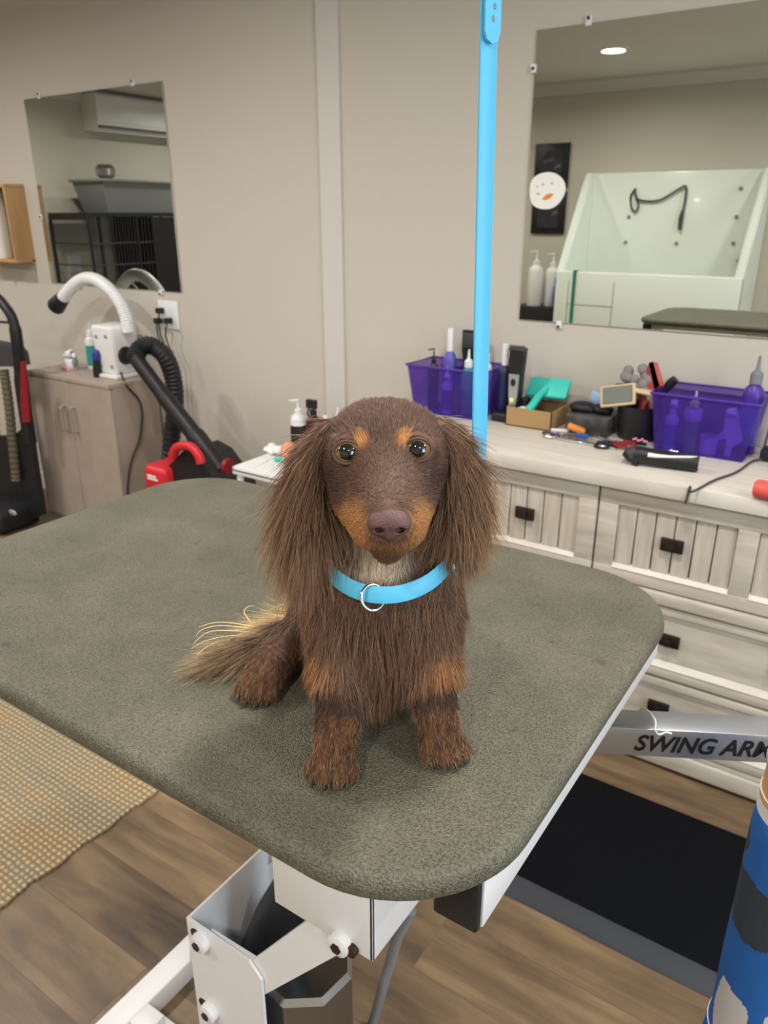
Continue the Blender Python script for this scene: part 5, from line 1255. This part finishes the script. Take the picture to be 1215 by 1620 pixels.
def nose_f(P):
    c = NOSE
    d = d_ell(P, c+np.array([0, .002, .001]), (.0142, .0115, .0094))
    for s in (-1, 1): d = smin(d, d_ell(P, c+np.array([s*.0085, .001, -.002]), (.0070, .010, .0070)), .005)
    d = smin(d, d_ell(P, c+np.array([0, .001, -.008]), (.006, .008, .006)), .004)
    for s in (-1, 1):
        k = d_cap(P, c+np.array([s*.0062, -.014, -.0045]), c+np.array([s*.0085, .004, -.003]), .0024, .0036)
        k = smin(k, d_cap(P, c+np.array([s*.0085, -.010, -.003]), c+np.array([s*.0155, -.006, -.0055]), .0012, .0010), .003)
        d = -smin(-d, k, .002)
    k = d_cap(P, c+np.array([0, -.0105, -.001]), c+np.array([0, -.007, -.014]), .0009, .0012)
    return -smin(-d, k, .0015)
small_sdf('nose', nose_f, NOSE-.022, NOSE+.022, .0007, mat('dog_nose', (98, 68, 66), .42, spec=.5, bump=(700, .5)), dog, 'purplish brown nose')
m_claw = mat('claw', (60, 48, 42), .35)
for p0, p1, d2 in TOES:
    a = np.array([p1[0]+d2[0]*.004, p1[1]+d2[1]*.004, .0085]); b = a+np.array([d2[0]*.005, d2[1]*.005, -.0025]); c2 = a+np.array([d2[0]*.0085, d2[1]*.0085, -.0068])
    bm = B(); tube(bm, [dl(*a), dl(*b), dl(*c2)], [.0019, .0015, .0004], 8); obj('claw', bm, m_claw, dog)

# ---- blue grooming loop: neck band, rings and the lead rising to the arm above
loop = thing('grooming_loop', 'turquoise grooming lead rising from the loop around the dog neck', 'lead', dl(0, .63, .15))
def ribbon(bm, pts, wdir, w, th):
    rings = []
    for i, p in enumerate(pts):
        t_ = (pts[min(i+1, len(pts)-1)]-pts[max(i-1, 0)]).normalized(); wv = wdir[i]; wv = (wv-t_*wv.dot(t_)).normalized(); nv = t_.cross(wv)
        sec = []
        for (x, y) in ((-w/2, -th*.3), (-w/2+.0008, -th/2), (w/2-.0008, -th/2), (w/2, -th*.3), (w/2, th*.3), (w/2-.0008, th/2), (-w/2+.0008, th/2), (-w/2, th*.3)): sec.append(bm.verts.new(p+wv*x+nv*y))
        rings.append(sec)
    for A, Bq in zip(rings, rings[1:]):
        for k in range(8): bm.faces.new([A[k], A[(k+1) % 8], Bq[(k+1) % 8], Bq[k]])
    bm.faces.new(rings[0][::-1]); bm.faces.new(rings[-1])
NB = []
for k in range(97):
    th = math.radians(-250+320*k/96)   # open behind the right side where the slide ring sits
    NB.append((.004+.0605*math.cos(th), .634+.0685*math.sin(th)*(1 if math.sin(th) < 0 else .95), .1795+.023*math.sin(th)+.004*math.cos(th)))
pts = [dl(*p) for p in NB]; wd = []
for p in NB:
    n_ = np.array([p[0]/.058, (p[1]-.634)/.066]); wd.append((Vector((0, 0, 1))*1.0+Vector(W3(np.array([-n_[0]*.25, -n_[1]*.25, 0])))-Vector((0, 0, TT))))
bm = B(); ribbon(bm, pts, wd, .0145, .0024); obj('neck_band', bm, M['blue'], loop)
def torus(c, nv, R_, r_, m, name, parent):
    u, w_ = frame_of(nv); bm = B(); tube(bm, [c+(u*math.cos(2*PI*k/40)+w_*math.sin(2*PI*k/40))*R_ for k in range(40)], r_, 10, closed=True); return obj(name, bm, m, parent)
tow = lambda c: (Vector(CAM)-c).normalized()
c1 = Vector(W3(LP(590, 945, .5645))); torus(c1, tow(c1)+Vector(RT)*.55, .0108, .0013, M['chrome'], 'loop_ring', loop)
c2 = Vector(W3(LP(723, 893, .597))); torus(c2, Vector(RT)+tow(c2)*.5, .0085, .0014, M['chrome'], 'slide_ring', loop)
SB = .662
s0 = [c2+Vector((0, 0, .002)), Vector(W3(LP(738, 850, .628))), Vector(W3(LP(750, 790, .65))), Vector(W3(LP(757, 735, SB)))]
tp = Vector(W3(LP(757, 735, SB))); top = Vector(W3(LP(773, 60, SB)))
top2 = tp+(top-tp)*1.55
pts = spline(s0+[tp+(top-tp)*.25, tp+(top-tp)*.5, tp+(top-tp)*.75, top, top2], 8)
wv = Vector(RT)*.86+Vector(FH)*.5
bm = B(); ribbon(bm, pts, [wv]*len(pts), .0158, .0026); obj('lead_strap', bm, M['blue'], loop)
# folded end riveted on top of the strap
b0 = tp+(top-tp)*.985; b1 = top2; fr = -(wv.cross(top2-tp)).normalized()
fr = fr if fr.dot(tow(b0)) > 0 else -fr
bm = B(); cc = b0+fr*.0042; ax = (top2-tp).normalized()
prism(bm, [(-.0072, .008), (-.005, .0025), (0, 0), (.005, .0025), (.0072, .008), (.0072, (b1-b0).length), (-.0072, (b1-b0).length)], 0, .0024, lambda u, v, hh: cc+wv.normalized()*(u-.0012)+ax*v+fr*hh); obj('folded_end', bm, M['blue'], loop)
bm = B()
for i in range(14):
    z_ = .016+i*.008; ell(bm, cc+fr*.0026+ax*z_+wv.normalized()*(.0012*math.sin(i*1.9)-.0012), (.0011, .0011, .0022), n=8)
obj('embossed_marks', bm, M['chrome'], loop)

# ------------------------------------------------------------------ camera and render look
cam = bpy.data.cameras.new('camera'); co = bpy.data.objects.new('camera', cam); COL.objects.link(co)
cam.lens = FPX/IH*36; cam.sensor_width = 36; cam.sensor_fit = 'AUTO'; cam.clip_start = .02
co.matrix_world = Matrix(((RT[0], UP[0], -FW[0], CAM[0]), (RT[1], UP[1], -FW[1], CAM[1]), (RT[2], UP[2], -FW[2], CAM[2]), (0, 0, 0, 1)))
cam.dof.use_dof = True; cam.dof.focus_distance = .63; cam.dof.aperture_fstop = 12.0
sc.camera = co
sc.view_settings.view_transform = 'Standard'; sc.view_settings.look = 'None'; sc.view_settings.gamma = 1.0; sc.view_settings.use_curve_mapping = False
sc.view_settings.exposure = 0.04
sc.cycles.use_denoising = True; sc.cycles.max_bounces = 10; sc.cycles.transmission_bounces = 8; sc.cycles.transparent_max_bounces = 16
sc.cycles.sample_clamp_indirect = 8.0; sc.cycles.caustics_reflective = False
